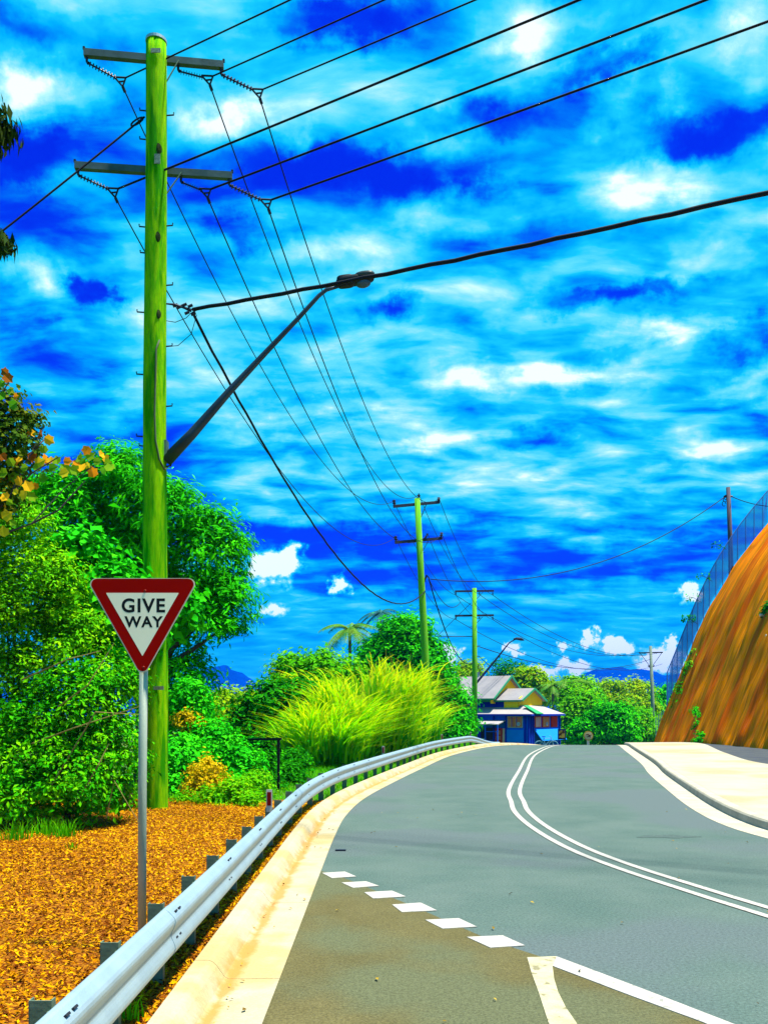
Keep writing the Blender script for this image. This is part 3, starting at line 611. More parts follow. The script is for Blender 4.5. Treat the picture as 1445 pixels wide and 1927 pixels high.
# ------------------------------------------------------------------ guardrail
def guardrail():
    root = thing('guardrail', 'galvanised steel W-beam guardrail curving along the left kerb to the crest', 'guardrail', (-1.4, 3, .1))
    zero = (0, 0, 0)
    def sub(mb, name, mat, smooth=False): return mb.build(name, mat, root, smooth=smooth)
    h_ = [(0,.155),(.014,.154),(.026,.147),(.060,.112),(.070,.096),(.073,.080),(.070,.062),(.062,.042),(.052,.022),(.048,.010)]
    front = h_ + [(a, -b) for a, b in reversed(h_)]
    prof = front + [(a - .007, b * .985) for a, b in reversed(front)]
    OFF = .63; ZC = .452
    l0, l1 = LEFT.len_at_y(1.2), LEFT.len_at_y(51.0)
    l = l0; i = 0
    while l < l1:
        e = min(l + 4.24 + .12, l1 + .1); dz = .004 * (i % 2)
        strip(LEFT, l, e, [OFF - a - dz for a, b in prof], [ZC + b for a, b in prof], .35, extra=rail_drop, close=True).build('rail_panel', GALV, root, smooth=False)
        l += 4.24; i += 1
    # posts: one mesh, C section with flanges
    pm = MB(); pm.box((0, 0, .172), (.085, .008, .624)); pm.box((.045, .022, .172), (.006, .05, .624)); pm.box((-.045, .022, .172), (.006, .05, .624))
    pme = pm.mesh('post'); pme.materials.append(GALVD)
    blk = MB(); blk.box((0, 0, 0), (.07, .05, .20)); bme = blk.mesh('spacer_block'); bme.materials.append(GALVD)
    bolt = MB(); bolt.tube([(0, 0, 0), (.012, 0, 0)], [.017, .013], 8); bme2 = bolt.mesh('bolt'); bme2.materials.append(M('bolt_steel', (.05, .06, .08), (.08, .09, .1), 8, .4, metal=.6))
    slot = MB(); slot.box((0, 0, 0), (.012, .046, .016)); sme = slot.mesh('splice_slot'); sme.materials.append(M('slot_dark', (.02, .025, .035)))
    l = LEFT.len_at_y(4.72) - 3 * .95; k = 0; POSTS = []
    while l < l1:
        p, t = LEFT.at(l, OFF + .105); POSTS.append(l); ang = math.atan2(t.y, t.x) - math.pi / 2
        o = link('post', pme, root); o.location = Vector((p.x, p.y, .11 + crest(p.y) + rail_drop(p.y) * .95)) - root.location; o.rotation_euler.z = ang
        p2, _ = LEFT.at(l, OFF + .036); b = link('spacer_block', bme, root); b.location = Vector((p2.x, p2.y, ZC + crest(p.y) + rail_drop(p.y))) - root.location; b.rotation_euler.z = ang
        if p.y < 26:
            p3, _ = LEFT.at(l, OFF - .008); b = link('bolt', bme2, root); b.location = Vector((p3.x, p3.y, ZC)) - root.location; b.rotation_euler.z = ang
        l += .95 if p.y < 12 else 1.35; k += 1
    l = LEFT.len_at_y(3.73)
    while l < LEFT.len_at_y(24):
        for dl in (-.09, .0):
            for (a, b, tilt) in ((.052, .122, -.6), (.056, -.040, .9)):
                p, t = LEFT.at(l + dl, OFF - a); o = link('splice_slot', sme, root); o.location = Vector((p.x, p.y, ZC + b + .003)) - root.location
                o.rotation_euler = (0, R(54 if b > 0 else 56), math.atan2(t.y, t.x) - math.pi / 2 )
        l += 1.9
    # reflective delineators on some posts
    for (px, py, hh) in ((506, 1493, .22), (715, 1412, .22), (826, 1381, .22), (889, 1374, .22)):
        # choose the post nearest that column
        best = min(POSTS, key=lambda q: abs(CX + LEFT.at(q, OFF+.105)[0].x / LEFT.at(q, OFF+.105)[0].y * F - px))
        p, t = LEFT.at(best, OFF + .10); z = .58 + crest(p.y) + rail_drop(p.y)
        d = MB().box((p.x, p.y, z + .10), (.075, .012, .28)).build('delineator', WHITEP, root)
        MB().box((p.x, p.y - .009, z + .125), (.05, .006, .17)).build('reflector', RED, d)
guardrail()
# ------------------------------------------------------------------ give way sign
def rounded_tri(w, h, r, n=6):
    pts = [(-w/2, h), (w/2, h), (0, 0)]; out = []
    cx = Vector((0, h * 2 / 3))
    for i in range(3):
        p = Vector(pts[i]); a = (Vector(pts[i-1]) - p).normalized(); b = (Vector(pts[(i+1) % 3]) - p).normalized()
        half = math.acos(a.dot(b)) / 2; d = r / math.sin(half); c = p + (a + b).normalized() * d; q = r / math.tan(half)
        p0, p1 = p + a * q, p + b * q; a0 = math.atan2(*(p0 - c).yx); a1 = math.atan2(*(p1 - c).yx)
        da = (a1 - a0 + math.pi) % (2 * math.pi) - math.pi
        for k in range(n + 1):
            t = a0 + da * k / n; out.append((c.x + r * math.cos(t), c.y + r * math.sin(t)))
    return out
def text_mesh(name, body, size, off, mat, parent, loc, width_scale=1.0):
    cu = bpy.data.curves.new('tmp', 'FONT'); cu.body = body; cu.size = size; cu.align_x = 'CENTER'; cu.align_y = 'CENTER'; cu.offset = off; cu.extrude = .0002; cu.space_character = 1.14
    to = bpy.data.objects.new('tmp', cu); COL.objects.link(to); bpy.context.view_layer.update()
    me = bpy.data.meshes.new_from_object(to.evaluated_get(bpy.context.evaluated_depsgraph_get())); bpy.data.objects.remove(to)
    me.materials.clear(); me.materials.append(mat); o = link(name, me, parent); o.location = loc; o.rotation_euler = (R(90), 0, 0); o.scale = (width_scale, 1, 1)
    return o
def sign():
    D = 6.4; foot = G(266, 1755, .12); foot = Vector((P(267, 1700, D).x, D, .1))
    t = thing('give_way_sign', 'red and white triangular give way sign on a round steel post', 'sign', foot)
    top = P(272, 1104, D)
    MB().tube([foot - Vector((0, 0, .15)), foot + Vector((.004, 0, 1.2)), top], .030, 14).build('post', M('sign_post', (.46, .52, .42), (.34, .42, .32), 4, .5, .15, 60, metal=.3, stretch=(3, 3, .6)), t, smooth=True)
    bot = P(270.5, 1271, D); w = 205 / F * D; h = 178 / F * D; Y = D - .045
    def plate(wd, ht, r, z, y0, y1, mat, name):
        mb = MB(); pl = rounded_tri(wd, ht, r); n = len(pl); X = bot.x + .003
        vs = [(X + a, y0, z + b) for a, b in pl] + [(X + a, y1, z + b) for a, b in pl]
        mb.add(vs, [tuple(range(n)), tuple(range(n, 2*n))[::-1]] + [(i, n+i, n+(i+1)%n, (i+1)%n) for i in range(n)])
        return mb.build(name, mat, t)
    hh = h + .012
    ss = .075
    plate(w + .03, hh + .03, .045, bot.z - .03, Y + .006, Y, M('sign_edge', (.66, .60, .45), (.6, .55, .4), 5, .5), 'backing_plate')
    border = plate(w + .005, hh + .012, .040, bot.z - .016, Y + .001, Y - .0008, M('sign_red', (.36, .003, .001), (.32, .003, .001), 6, .6, spec=.02), 'red_border')
    sc_ = .64; wi, hi = w * .665, h * .665
    panel = plate(wi, hi, .003, bot.z + h - .104 - hi + .012, Y - .0004, Y - .0014, M('sign_white', (.98, .93, .68), (.94, .88, .64), 3, .6, spec=.05), 'white_panel')
    blk = M('sign_black', (.006, .008, .008), (.008, .01, .01), 5, .5)
    p1 = P(269.5, 1141, Y - .0017); p2 = P(270.2, 1171.5, Y - .0017)
    text_mesh('lettering_give', 'GIVE', .134, .0036, blk, panel, p1 - foot, 1.0)
    text_mesh('lettering_way', 'WAY', .106, .0032, blk, panel, p2 - foot, 1.0)
    for y in (1112, 1256):
        p = P(273 if y < 1200 else 270, y, Y - .0005); MB().tube([p, p - Vector((0, .006, 0))], [.010, .006], 10).build('rivet', M('rivet', (.30, .03, .02), (.2, .02, .01), 9, .4, metal=.4), border)
sign()
# ------------------------------------------------------------------ power poles
def wire(name, label, cat, a, b, sag, rad, group=None, n=36, mat=WIRE, wob=0.0, pre=None):
    a = Vector(a); b = Vector(b); pts = []
    for i in range(n + 1):
        u = i / n; p = a.lerp(b, u); p.z -= 4 * sag * u * (1 - u)
        if wob: p.z += wob * math.sin(i * 2.3); p.x += wob * math.cos(i * 1.9)
        pts.append(p)
    o = MB().tube(pts, rad, 6).build(name, mat, org=a, smooth=True)
    return tag(o, label, cat, group)
def insulator_mesh(a, b, r0=.018, r1=.045, nd=8):
    a = Vector(a); b = Vector(b); pts = []; rs = []
    for i in range(nd):
        for t, r in ((0, r0), (.35, r0), (.4, r1), (.6, r1), (.65, r0)): pts.append(a.lerp(b, (i + t) / nd)); rs.append(r)
    pts.append(b); rs.append(r0); return MB().tube(pts, rs, 8)
D1 = 15.3
CL = {}
def near_pole():
    base = Vector((P(292, 1500, D1).x, D1, .05)); t = thing('power_pole', 'nearest tall green timber power pole behind the give way sign', 'power pole', base)
    r = random.Random(1); pts = []; rs = []
    for y in np.linspace(1560, 78, 40):
        f = (1560 - y) / 1482; pts.append(P(291 + 2.5 * f + 1.2 * math.sin(f * 9), y, D1)); rs.append((.218 - .048 * f) * (1 + r.uniform(-.012, .012)))
    shaft = MB().tube(pts, rs, 24).build('shaft', POLEM, t, smooth=True)
    p = P(294, 76, D1); MB().tube([p - Vector((0, 0, .035)), p + Vector((0, 0, .012))], .178, 24).build('cap_band', GALV, t)
    # crossarms sit on the far side of the shaft
    for (l, rr, nm) in (((158, 100), (421, 122), 'u'), ((141, 313), (437, 330), 'l')):
        z = P(l[0], (l[1] + rr[1]) / 2 , D1 + .27).z
        a = Vector(((l[0] - CX) / F * (D1 + .12), D1 + .12, z)); b = Vector(((rr[0] - CX) / F * (D1 + .42), D1 + .42, z))
        MB().beam(a, b, .10, .115).build('crossarm', M('arm_steel', (.085, .13, .13), (.05, .085, .085), 4, .5, .1, 30, metal=.4), t)
        m = a.lerp(b, .5); q = a.lerp(b, .68)
        MB().beam(Vector((base.x + .15, D1 + .2, z - .42)), q - Vector((0, .07, .03)), .045, .012).build('brace', GALVD, t)
        for e in (a, b):
            MB().box(e + Vector((0, 0, .085)), (.035, .035, .05)).build('arm_bolt', DARK, t)
        for k, (u, sx) in enumerate(((.02, 0), (.67, 0), (.98, 0))):
            h = a.lerp(b, u) - Vector((0, 0, .07))
            tgt = {('u',0):(226,150),('u',1):(390,147),('u',2):(484,172),('l',0):(212,359),('l',1):(386,360),('l',2):(500,380)}[(nm, k)]
            e = P(tgt[0], tgt[1], D1 + .45); s = h - Vector((-.03, 0, .10))
            MB().tube([h, h - Vector((0, 0, .07)), s], [.026, .020, .03], 8).build('shackle', DARK, t)
            insulator_mesh(s, s.lerp(e, .86), .014, .042, 9).build('insulator_string', INSUL, t, smooth=False)
            c = e; v = [c + Vector((-.10, 0, .055)), c + Vector((.10, 0, .045)), c + Vector((.045, 0, -.11))]
            mb = MB(); 
            for i in range(3): mb.tube([v[i], v[(i+1) % 3]], .016, 6)
            mb.tube([v[0].lerp(v[2], .5), v[1].lerp(v[2], .4)], .014, 6); mb.tube([v[2], v[2] + Vector((.03, .05, -.07))], .026, 6)
            mb.build('strain_clamp', DARK, t)
            CL[(nm, k)] = (v[1], v[2])
    for (x, y, s) in ((263,208,-1),(263,262,-1),(262,427,-1),(264,476,-1),(258,588,-1),(257,705,-1),(257,822,-1),(262,840,-1),(327,217,1),(325,425,1),(325,537,1),(324,652,1),(324,765,1),(322,878,1)):
        a = P(292 , y, D1); e = P(x, y - 1.5, D1); MB().tube([a + Vector((s * .13, 0, 0)), e, e + Vector((0, 0, .04))], .012, 6).build('step_bolt', DARK, t)
    def on_face(x, y, dx=0): return P(x, y, D1 - .19)
    for (x, y, s) in ((297,278,1),(295,444,.95),(297,590,.8)):
        c = P(x, y, D1 - .183); mb = MB(); n = 14
        for (ra, rb, d0) in ((.062 * s, .10 * s, .0), (.036 * s, .065 * s, .012)):
            vs = [c + Vector((ra * math.cos(2*math.pi*q/n), .012 + .06 * abs(math.cos(2*math.pi*q/n)) * s * .4 - d0, rb * math.sin(2*math.pi*q/n))) for q in range(n)] + [c + Vector((0, -.012 - d0, 0))]
            mb.add(vs, [(q, (q+1) % n, n) for q in range(n)])
        mb.build('knot', KNOT, shaft, smooth=True)
    for (x, y, w, h) in ((293,94,18,8),(296,298,11,18),(298,1295,20,7)):
        c = P(x, y, D1 - (.181 if y < 400 else .202)); MB().box(c, (w / F * D1, .012, h / F * D1)).build('tag_plate', M('tag_metal', (.35, .36, .28), (.16, .2, .12), 40, .5, metal=.3), shaft)
    # bracket, service fittings and cable down the pole
    cab = [P(300,640,D1-.16), P(294,655,D1-.2), P(293,700,D1-.2), P(291,780,D1-.2), P(293,830,D1-.2), P(300,865,D1-.18), P(310,884,D1-.1), P(318,876,D1-.03)]
    MB().tube(cab, .016, 8).build('cable', M('grey_cable', (.10, .14, .07), (.07, .1, .05), 6), t, smooth=True)
    fl = [P(312,571,D1), P(330,573,D1+.02), P(345,578,D1+.04), P(360,584,D1+.05)]
    MB().tube(fl, [.012, .02, .02, .03], 6).build('service_bracket', DARK, t)
    for d in ((330,574),(338,577),(347,573),(352,588),(358,575),(364,590),(368,582)):
        c = P(*d, D1 + .04); MB().tube([c - Vector((.04, 0, .02)), c + Vector((.04, 0, .015))], .024, 6).build('connector', DARK, t)
    for lp in ([(312,603),(330,606),(350,598),(360,588)], [(312,652),(335,650),(360,628),(370,592)]):
        q = [P(a, b, D1 + .02) for a, b in lp]; MB().tube(q, .006, 5).build('jumper', WIRE, t)
    # street lamp outreach bolted to the pole
    arm = thing('street_lamp', 'grey outreach arm and lamp head bolted to the near power pole', 'street lamp', P(312, 872, D1 - .02))
    pts = [P(312,868,D1), P(360,818,D1), P(430,738,D1), P(500,663,D1), P(560,600,D1), P(600,556,D1), P(614,545,D1), P(640,537,D1)]
    MB().tube(pts, [.105, .086, .062, .046, .038, .034, .032, .030], 12).build('arm', M('arm_grey', (.05, .07, .09), (.035, .05, .07), 3, .4, .05, 20, metal=.6), arm, smooth=True)
    MB().box(P(313,850,D1), (.05, .16, .36)).build('mount_plate', GALVD, arm)
    hd = P(668,527,D1)
    ax = Vector((1, 0, .13)).normalized(); up = Vector((-.13, 0, 1)).normalized(); sd = Vector((0, 1, 0))
    def blob_(c, a, b_, h, nu=12, nv=20, e=.75):
        mb = MB(); vs = []; fs = []
        sg = lambda q, p: math.copysign(abs(q) ** p, q)
        for u in range(nu + 1):
            ph = math.pi * (u / nu - .5)
            for v in range(nv):
                th = 2 * math.pi * v / nv
                vs.append(c + ax * (a * sg(math.cos(ph), e) * sg(math.cos(th), e)) + sd * (b_ * sg(math.cos(ph), e) * sg(math.sin(th), e)) + up * (h * sg(math.sin(ph), e)))
        for u in range(nu):
            for v in range(nv): fs.append((u*nv+v, u*nv+(v+1)%nv, (u+1)*nv+(v+1)%nv, (u+1)*nv+v))
        return mb.add(vs, fs)
    head = blob_(hd + ax * .0, .33, .13, .075).build('lamp_head', M('lamp_body', (.006, .008, .012), (.012, .014, .02), 6, .5), arm, smooth=True)
    blob_(hd - ax * .16, .15, .10, .095, e=.5).build('gear_box', MATS['lamp_body'], head, smooth=True)
    blob_(hd + ax * .17 + up * .045, .18, .14, .06).build('lamp_cover', M('lamp_cover', (.05, .07, .08), (.03, .045, .05), 4, .4), head, smooth=True)
    blob_(hd + ax * .13 - up * .07, .13, .10, .07, e=1).build('lamp_lens', M('lamp_lens', (.06, .10, .16), (.04, .08, .12), 6, .1), head, smooth=True)
near_pole()
D2, D3, D4 = 49.0, 75.0, 120.0
INS2, INS3, INS4 = {}, {}, {}
def pole2():
    base = Vector((P(805, 1400, D2).x, D2, ground_z(2.4, D2))); t = thing('power_pole', 'leaning green power pole rising from the tall grass', 'power pole', base)
    MB().tube([base - Vector((0, 0, .3)), P(800, 1230, D2), P(792, 1080, D2), P(785, 938, D2)], [.21, .20, .18, .155], 14).build('shaft', POLEG, t, smooth=True)
    for nm, l, r_, tops in (('u', (740, 953), (827, 945), ((741,943),(788,931),(826,938))), ('l', (743, 1021), (832, 1013), ((744,1011),(805,1006),(831,1004)))):
        a, b = P(*l, D2 + .05), P(*r_, D2 + .4); MB().beam(a, b, .12, .14).build('crossarm', M('arm_dark', (.03, .03, .06), (.05, .05, .08), 4), t)
        MB().beam(P(790, l[1] + 26, D2 + .2), a.lerp(b, .72), .06, .03).build('brace', DARK, t)
        for k, tp in enumerate(tops):
            e = P(*tp, D2 + .2); u = (.03, .62, .97)[k]; s = a.lerp(b, u)
            if nm == 'u' and k == 1: s = P(787, 952, D2 + .2)
            insulator_mesh(s, e + Vector((0, 0, .06)), .04, .095, 3).build('insulator', INSUL, t)
            INS2[(nm, k)] = e
    for (x, y) in ((797,967),(777,1003),(800,1040),(783,1055),(785,1105),(803,1095),(787,1140)):
        c = P(788 + (y - 938) * .06, y, D2); MB().tube([c, P(x, y, D2)], .012, 5).build('step_bolt', DARK, t)
    MB().tube([P(790,1115,D2), P(803,1082,D2), P(808,1090,D2)], .05, 6).build('service_bracket', DARK, t)
def pole3():
    base = Vector((P(893, 1400, D3).x, D3, ground_z(7.5, D3))); t = thing('power_pole', 'straight green power pole in front of the blue house', 'power pole', base)
    MB().tube([base - Vector((0, 0, .3)), P(893, 1250, D3), P(892.5, 1107, D3)], [.24, .22, .18], 12).build('shaft', POLEG, t, smooth=True)
    for nm, y in (('u', 1113), ('l', 1159)):
        a, b = P(856, y, D3 + .1), P(929, y - 1, D3 + .5); MB().beam(a, b, .13, .15).build('crossarm', MATS['arm_dark'], t)
        MB().beam(P(895, y + 16, D3 + .2), P(908, y + 2, D3 + .25), .06, .04).build('brace', DARK, t)
        for k, (x, dy) in enumerate(((857.5, 7), (902, 6), (927, 7))):
            e = P(x, y + dy, D3 + .2); insulator_mesh(P(x, y + 2, D3 + .2), e, .04, .07, 3).build('insulator', INSUL, t); INS3[(nm, k)] = e
    st = MB(); st.tube([P(889,1198,D3), P(822,1198,D3), P(822,1212,D3)], .035, 6); st.tube([P(823,1197,D3), P(886,1135,D3)], .02, 6); st.build('stay_arm', DARK, t)
    for y in (1180, 1215, 1235, 1260, 1300): MB().tube([P(893, y, D3), P(893 + (11 if y % 2 else -10), y, D3)], .014, 5).build('step_bolt', DARK, t)
    for (x, y) in ((900, 1218), (900, 1236)): MB().tube([P(893, y, D3), P(x, y - 1, D3)], .05, 6).build('service_bracket', DARK, t)
    arm = thing('street_lamp', 'slim dark street lamp arm on the pole in front of the blue house', 'street lamp', P(896, 1288, D3))
    MB().tube([P(896,1286,D3), P(930,1245,D3), P(958,1210,D3), P(968,1204,D3), P(974,1203,D3)], [.10, .08, .05, .045, .04], 8).build('arm', M('arm_navy', (.015, .02, .08), (.02, .03, .1), 4), arm)
    MB().tube([P(966,1203,D3), P(972,1202,D3), P(980,1203,D3), P(986,1205,D3)], [.06, .11, .13, .05], 8).build('lamp_head', DARK, arm)
def pole4():
    base = Vector((P(1228, 1400, D4).x, D4, -3.5)); t = thing('power_pole', 'pale far power pole with one crossarm beyond the end of the bank', 'power pole', base)
    MB().tube([base - Vector((0, 0, .3)), P(1228, 1330, D4), P(1224, 1216, D4)], [.27, .25, .19], 10).build('shaft', POLEW, t, smooth=True)
    a, b = P(1202, 1229, D4), P(1247, 1228, D4); MB().beam(a, b, .13, .16).build('crossarm', MATS['arm_dark'], t)
    for x in (1204, 1245): MB().tube([P(x, 1229, D4), P(1225, 1257, D4)], .035, 5).build('brace', DARK, t)
    for x in (1219, 1231): MB().tube([P(x, 1253, D4), P(1225, 1257, D4)], .08, 5).build('insulator', INSUL, t)
    for k, x in enumerate((1204, 1226, 1246)): INS4[k] = P(x, 1227, D4)
def pole5():
    base = P(1376, 1075, 60); base.z -= .8; t = thing('power_pole', 'short brown pole standing on top of the orange bank behind the fence', 'power pole', base)
    MB().tube([base, P(1374, 1020, 60), P(1370, 917, 60)], [.17, .15, .13], 12).build('shaft', POLEB, t, smooth=True)
    MB().tube([P(1362, 934, 60), P(1378, 934, 60)], .06, 6).build('service_bracket', DARK, t)
    for (x, y) in ((1364, 940), (1362, 948), (1366, 936)): 
        c = P(x, y, 60); MB().tube([c + Vector((.12*math.cos(q), 0, .16*math.sin(q))) for q in np.linspace(0, 5.5, 9)], .022, 5).build('cable_loop', WIRE, t)
pole2(); pole3(); pole4(); pole5()
# ------------------------------------------------------------------ wires (each span is one thing)
def wires():
    dirv = Vector((.868, -.497, 0)); GRP = 'overhead wires'
    nm = {('u',0):'left end of the upper crossarm', ('u',1):'middle of the upper crossarm', ('u',2):'right end of the upper crossarm', ('l',0):'left end of the lower crossarm', ('l',1):'middle of the lower crossarm', ('l',2):'right end of the lower crossarm'}
    for k, (c1, c2) in CL.items():
        dz = .25 if k[0] == 'u' else .75
        e = c1 + dirv * 34; e.z += dz
        wire('power_line', 'wire from %s, near pole to upper right edge' % nm[k], 'wire', c1, e, .12 if k[0] == 'u' else .16, .013 if k[0] == 'u' else .017, GRP)
        wire('power_line', 'sagging wire from %s, near pole to leaning second pole' % nm[k], 'wire', c2, INS2[k], 2.45, .012, GRP, 48)
        wire('power_line', 'thin wire from %s, leaning second pole to third pole' % nm[k], 'wire', INS2[k], INS3[k], 1.0, .016, GRP, 30)
        if k[0] == 'u' or k[1] != 1:
            wire('power_line', 'distant wire from %s, third pole to far pale pole' % nm[k], 'wire', INS3[k], INS4[k[1]] - Vector((0, 0, 0 if k[0] == 'u' else 1.6)), 2.2, .022, GRP, 30)
    s = P(362, 582, D1 + .05); e = s + dirv * 34; e.z += .1
    wire('service_cable', 'thick twisted black cable running from near pole past the lamp to the right edge', 'cable', s, e, .8, .030, n=90, wob=.008)
    a2 = P(800, 1112, D2)
    wire('service_cable', 'thick black cable sagging low between near pole and leaning second pole', 'cable', P(362, 588, D1 + .05), a2, 2.35, .026, n=70, wob=.006)
    wire('service_cable', 'black cable drooping steeply from leaning second pole to third pole', 'cable', P(806, 1086, D2), P(890, 1247, D3), 1.6, .035)
    wire('service_cable', 'cable from second pole bracket crossing to the left stay of the third pole', 'cable', P(806, 1088, D2), P(866, 1134, D3), .9, .022)
    wire('service_cable', 'long sagging cable from leaning second pole to brown pole on the bank', 'cable', P(810, 1090, D2), P(1362, 936, 60), 1.85, .024, n=60)
    wire('service_cable', 'cable from brown pole leaving over the fence to the right edge', 'cable', P(1378, 935, 60), P(1560, 935, 50), .6, .024)
    wire('service_cable', 'low cable from third pole bracket to far pale pole', 'cable', P(901, 1217, D3), P(1226, 1240, D4), 1.6, .03)
    wire('service_cable', 'short service cable from third pole down to the blue house roof', 'cable', P(901, 1235, D3), P(966, 1276, 82), .3, .025)
    wire('service_cable', 'lowest faint cable from far pale pole into the trees left of it', 'cable', P(1226, 1318, D4), P(1100, 1330, 110), .4, .02)
    wire('stay_wire', 'taut guy wire from near pole down to the left picture edge', 'wire', P(272, 219, D1), P(-330, 690, D1 - 1.5), .05, .016)
    o = MB(); 
    c = P(258, 228, D1); o.tube([c + Vector((.075*math.cos(q)+.03*math.cos(q), 0, .045*math.sin(q)+.06*math.cos(q))) for q in np.linspace(0, 6.28, 12)], .016, 5, False)
    o.build('guy_grip', DARK, bpy.data.objects['power_pole'])
wires()
# ------------------------------------------------------------------ bank fence, drains, creepers
def fence():
    px, pz = prof_dense(60); pts = []
    for a, b in zip(px, pz): pts.append(Vector((17 + a - .15, 57.1, b + crest(57) + .02)))
    s0 = Vector((0, 0, 0)); root = thing('chainlink_fence', 'tall wire mesh fence following the top edge of the orange bank', 'fence', pts[14])
    H = 2.0; use = [p for p in pts if p.z > 2.2]
    L = [0]
    for i in range(1, len(use)): L.append(L[-1] + (use[i] - use[i-1]).length)
    def at(l):
        return Vector([float(np.interp(l, L, [p[k] for p in use])) for k in range(3)])
    tot = L[-1]; st = M('fence_steel', (.05, .16, .5), (.07, .2, .55), 5, .5)
    l = .1
    while l < tot:
        p = at(l); MB().tube([p - Vector((0, 0, .3)), p + Vector((0, 0, H))], .028, 6).build('fence_post', st, root); l += .85
    MB().tube([at(x) + Vector((0, 0, H)) for x in np.linspace(0, tot, 40)], .03, 6).build('top_rail', st, root)
    mb = MB(); n = int(tot / .07)
    for i in range(n):
        p = at(i * .07)
        for dx in (-1, 1):
            q = at(max(0, min(tot, i * .07 + dx * .75))); mb.beam(p + Vector((0, 0, .02)), Vector((q.x, q.y + .004 * dx, q.z + H - .03)), .011, .011)
    o = mb.build('mesh', M('fence_wire', (.03, .25, .85), (.04, .3, .9), 5, .5), root)
    # a short second fence low down past the end of the bank
    r2 = thing('chainlink_fence', 'short pale wire fence low beside the far pale pole', 'fence', (P(1240, 1388, 70)))
    for x in (1234, 1239, 1244, 1248): MB().tube([P(x, 1395, 70), P(x, 1350 - (x - 1234) * 1.0, 70)], .03, 5).build('fence_post', M('pale_fence', (.2, .35, .4), (.15, .28, .35), 5), r2)
    mb = MB()
    for k in range(14): mb.beam(P(1234, 1352 + k * 3, 70), P(1248, 1340 + k * 3.4, 70), .012, .012)
    mb.build('mesh', MATS['pale_fence'], r2)
fence()
def bank_bits():
    for i, (x, y, ln, lab) in enumerate(((1445, 1157, 16, 'white drain pipe sticking out of the orange bank at the right edge'), (1446, 1196, 6, 'small lower white drain pipe stub in the orange bank at the right edge'))):
        # point on the bank face: solve depth where bank height matches
        D = 44.0
        for _ in range(30):
            z = P(x, y, D).z; off = float(np.interp(z, [h for _, h in PROF], [o for o, _ in PROF])); D = (17.1 + off) * F / (x - CX)
        p = P(x, y, D); o = MB().tube([p + Vector((.5, 0, 0)), p + Vector((-ln / F * D, -.05, -.02))], .07, 10).build('drain_pipe', WHITEP, org=p)
        tag(o, lab, 'pipe')
        if i == 0:
            mats = M('moss', (.012, .04, .004), (.03, .06, .006), 6, .95, .6, 20)
            pts, nr, ti = crown_points([((p.x + .05, p.y, p.z), (.25, .5, .5)), ((p.x + .1, p.y - .3, p.z + .35), (.2, .4, .3))], 160, 18, .1, 5)
            t = leaf_mesh('moss_patch', pts, nr, .14, .09, L_DARK, seed=5, org=tuple(p)); tag(t, 'dark green moss patch around the upper white drain pipe', 'moss', kind='stuff')
    # creepers on the end of the bank
    for i, (lst, lab) in enumerate((([(1290,1300,18),(1282,1335,16),(1300,1260,16),(1310,1235,13),(1275,1362,14),(1296,1330,14)], 'leafy green creeper climbing the left end of the orange bank'),
                         ([(1312,1335,4),(1314,1352,5),(1310,1370,5),(1318,1384,6),(1309,1390,4)], 'small dark creeper low on the orange bank face'))):
        bl = []
        if i: rr_ = random.Random(i); lst = [(a + rr_.uniform(-5, 5), b + rr_.uniform(-9, 9), rr_.uniform(1.2, 3.2)) for a, b, _ in lst for q in range(4)]
        for x, y, r_ in lst:
            D = 56.3 if i == 0 else 54
            if i: 
                for _ in range(30):
                    z = P(x, y, D).z; off = float(np.interp(z, [h for _, h in PROF], [o for o, _ in PROF])); D = (16.9 + off) * F / (x - CX); D = min(D, 57)
            bl.append(B(x, y, r_, D))
        b0 = Vector(bl[0][0]); b0.z = min(b[0][2] for b in bl) - .2
        t = thing('creeper', lab, 'creeper', b0); pts, nr, ti = crown_points(bl, (60 if i == 0 else 7) * len(bl) // 2, 16, .13 if i == 0 else .09, 600 + i)
        leaf_mesh('foliage', pts, nr, .2 if i == 0 else .13, .12 if i == 0 else .08, L_LIME if i == 0 else L_BIG, t, 700 + i, .3, ti)
        MB().tube([b0] + [Vector(b[0]) for b in sorted(bl, key=lambda q: q[0][2])][::(1 if i == 0 else 4)], .02, 5).build('stem', BARK, t)
    # sprigs of creeper poking over the fence
    for (x, y, D) in ((1352, 1025, 57), (1325, 1085, 57), (1305, 1125, 57), (1297, 1165, 57)):
        p = P(x, y, D); t = thing('vine_sprig', {1352: 'topmost thin vine sprig over the bank fence', 1325: 'second highest vine sprig over the bank fence', 1305: 'pale vine sprig beside the small cloud at the fence', 1297: 'lowest bushy vine sprig at the fence'}[x], 'vine', p + Vector((.5, 0, -.3)), group='vine sprigs on the bank fence')
        MB().tube([p + Vector((.5, 0, -.3)), p, p + Vector((-.3, 0, .05))], .014, 5).build('stem', BARK, t)
        pts = np.array([tuple(p + Vector((random.uniform(-.5, .4), 0, random.uniform(-.25, .25)))) for _ in range(30 if x > 1300 else 90)])
        leaf_mesh('foliage', pts, np.random.default_rng(x).normal(0, 1, pts.shape), .16, .09, L_BIG, t, x, .4)
bank_bits()
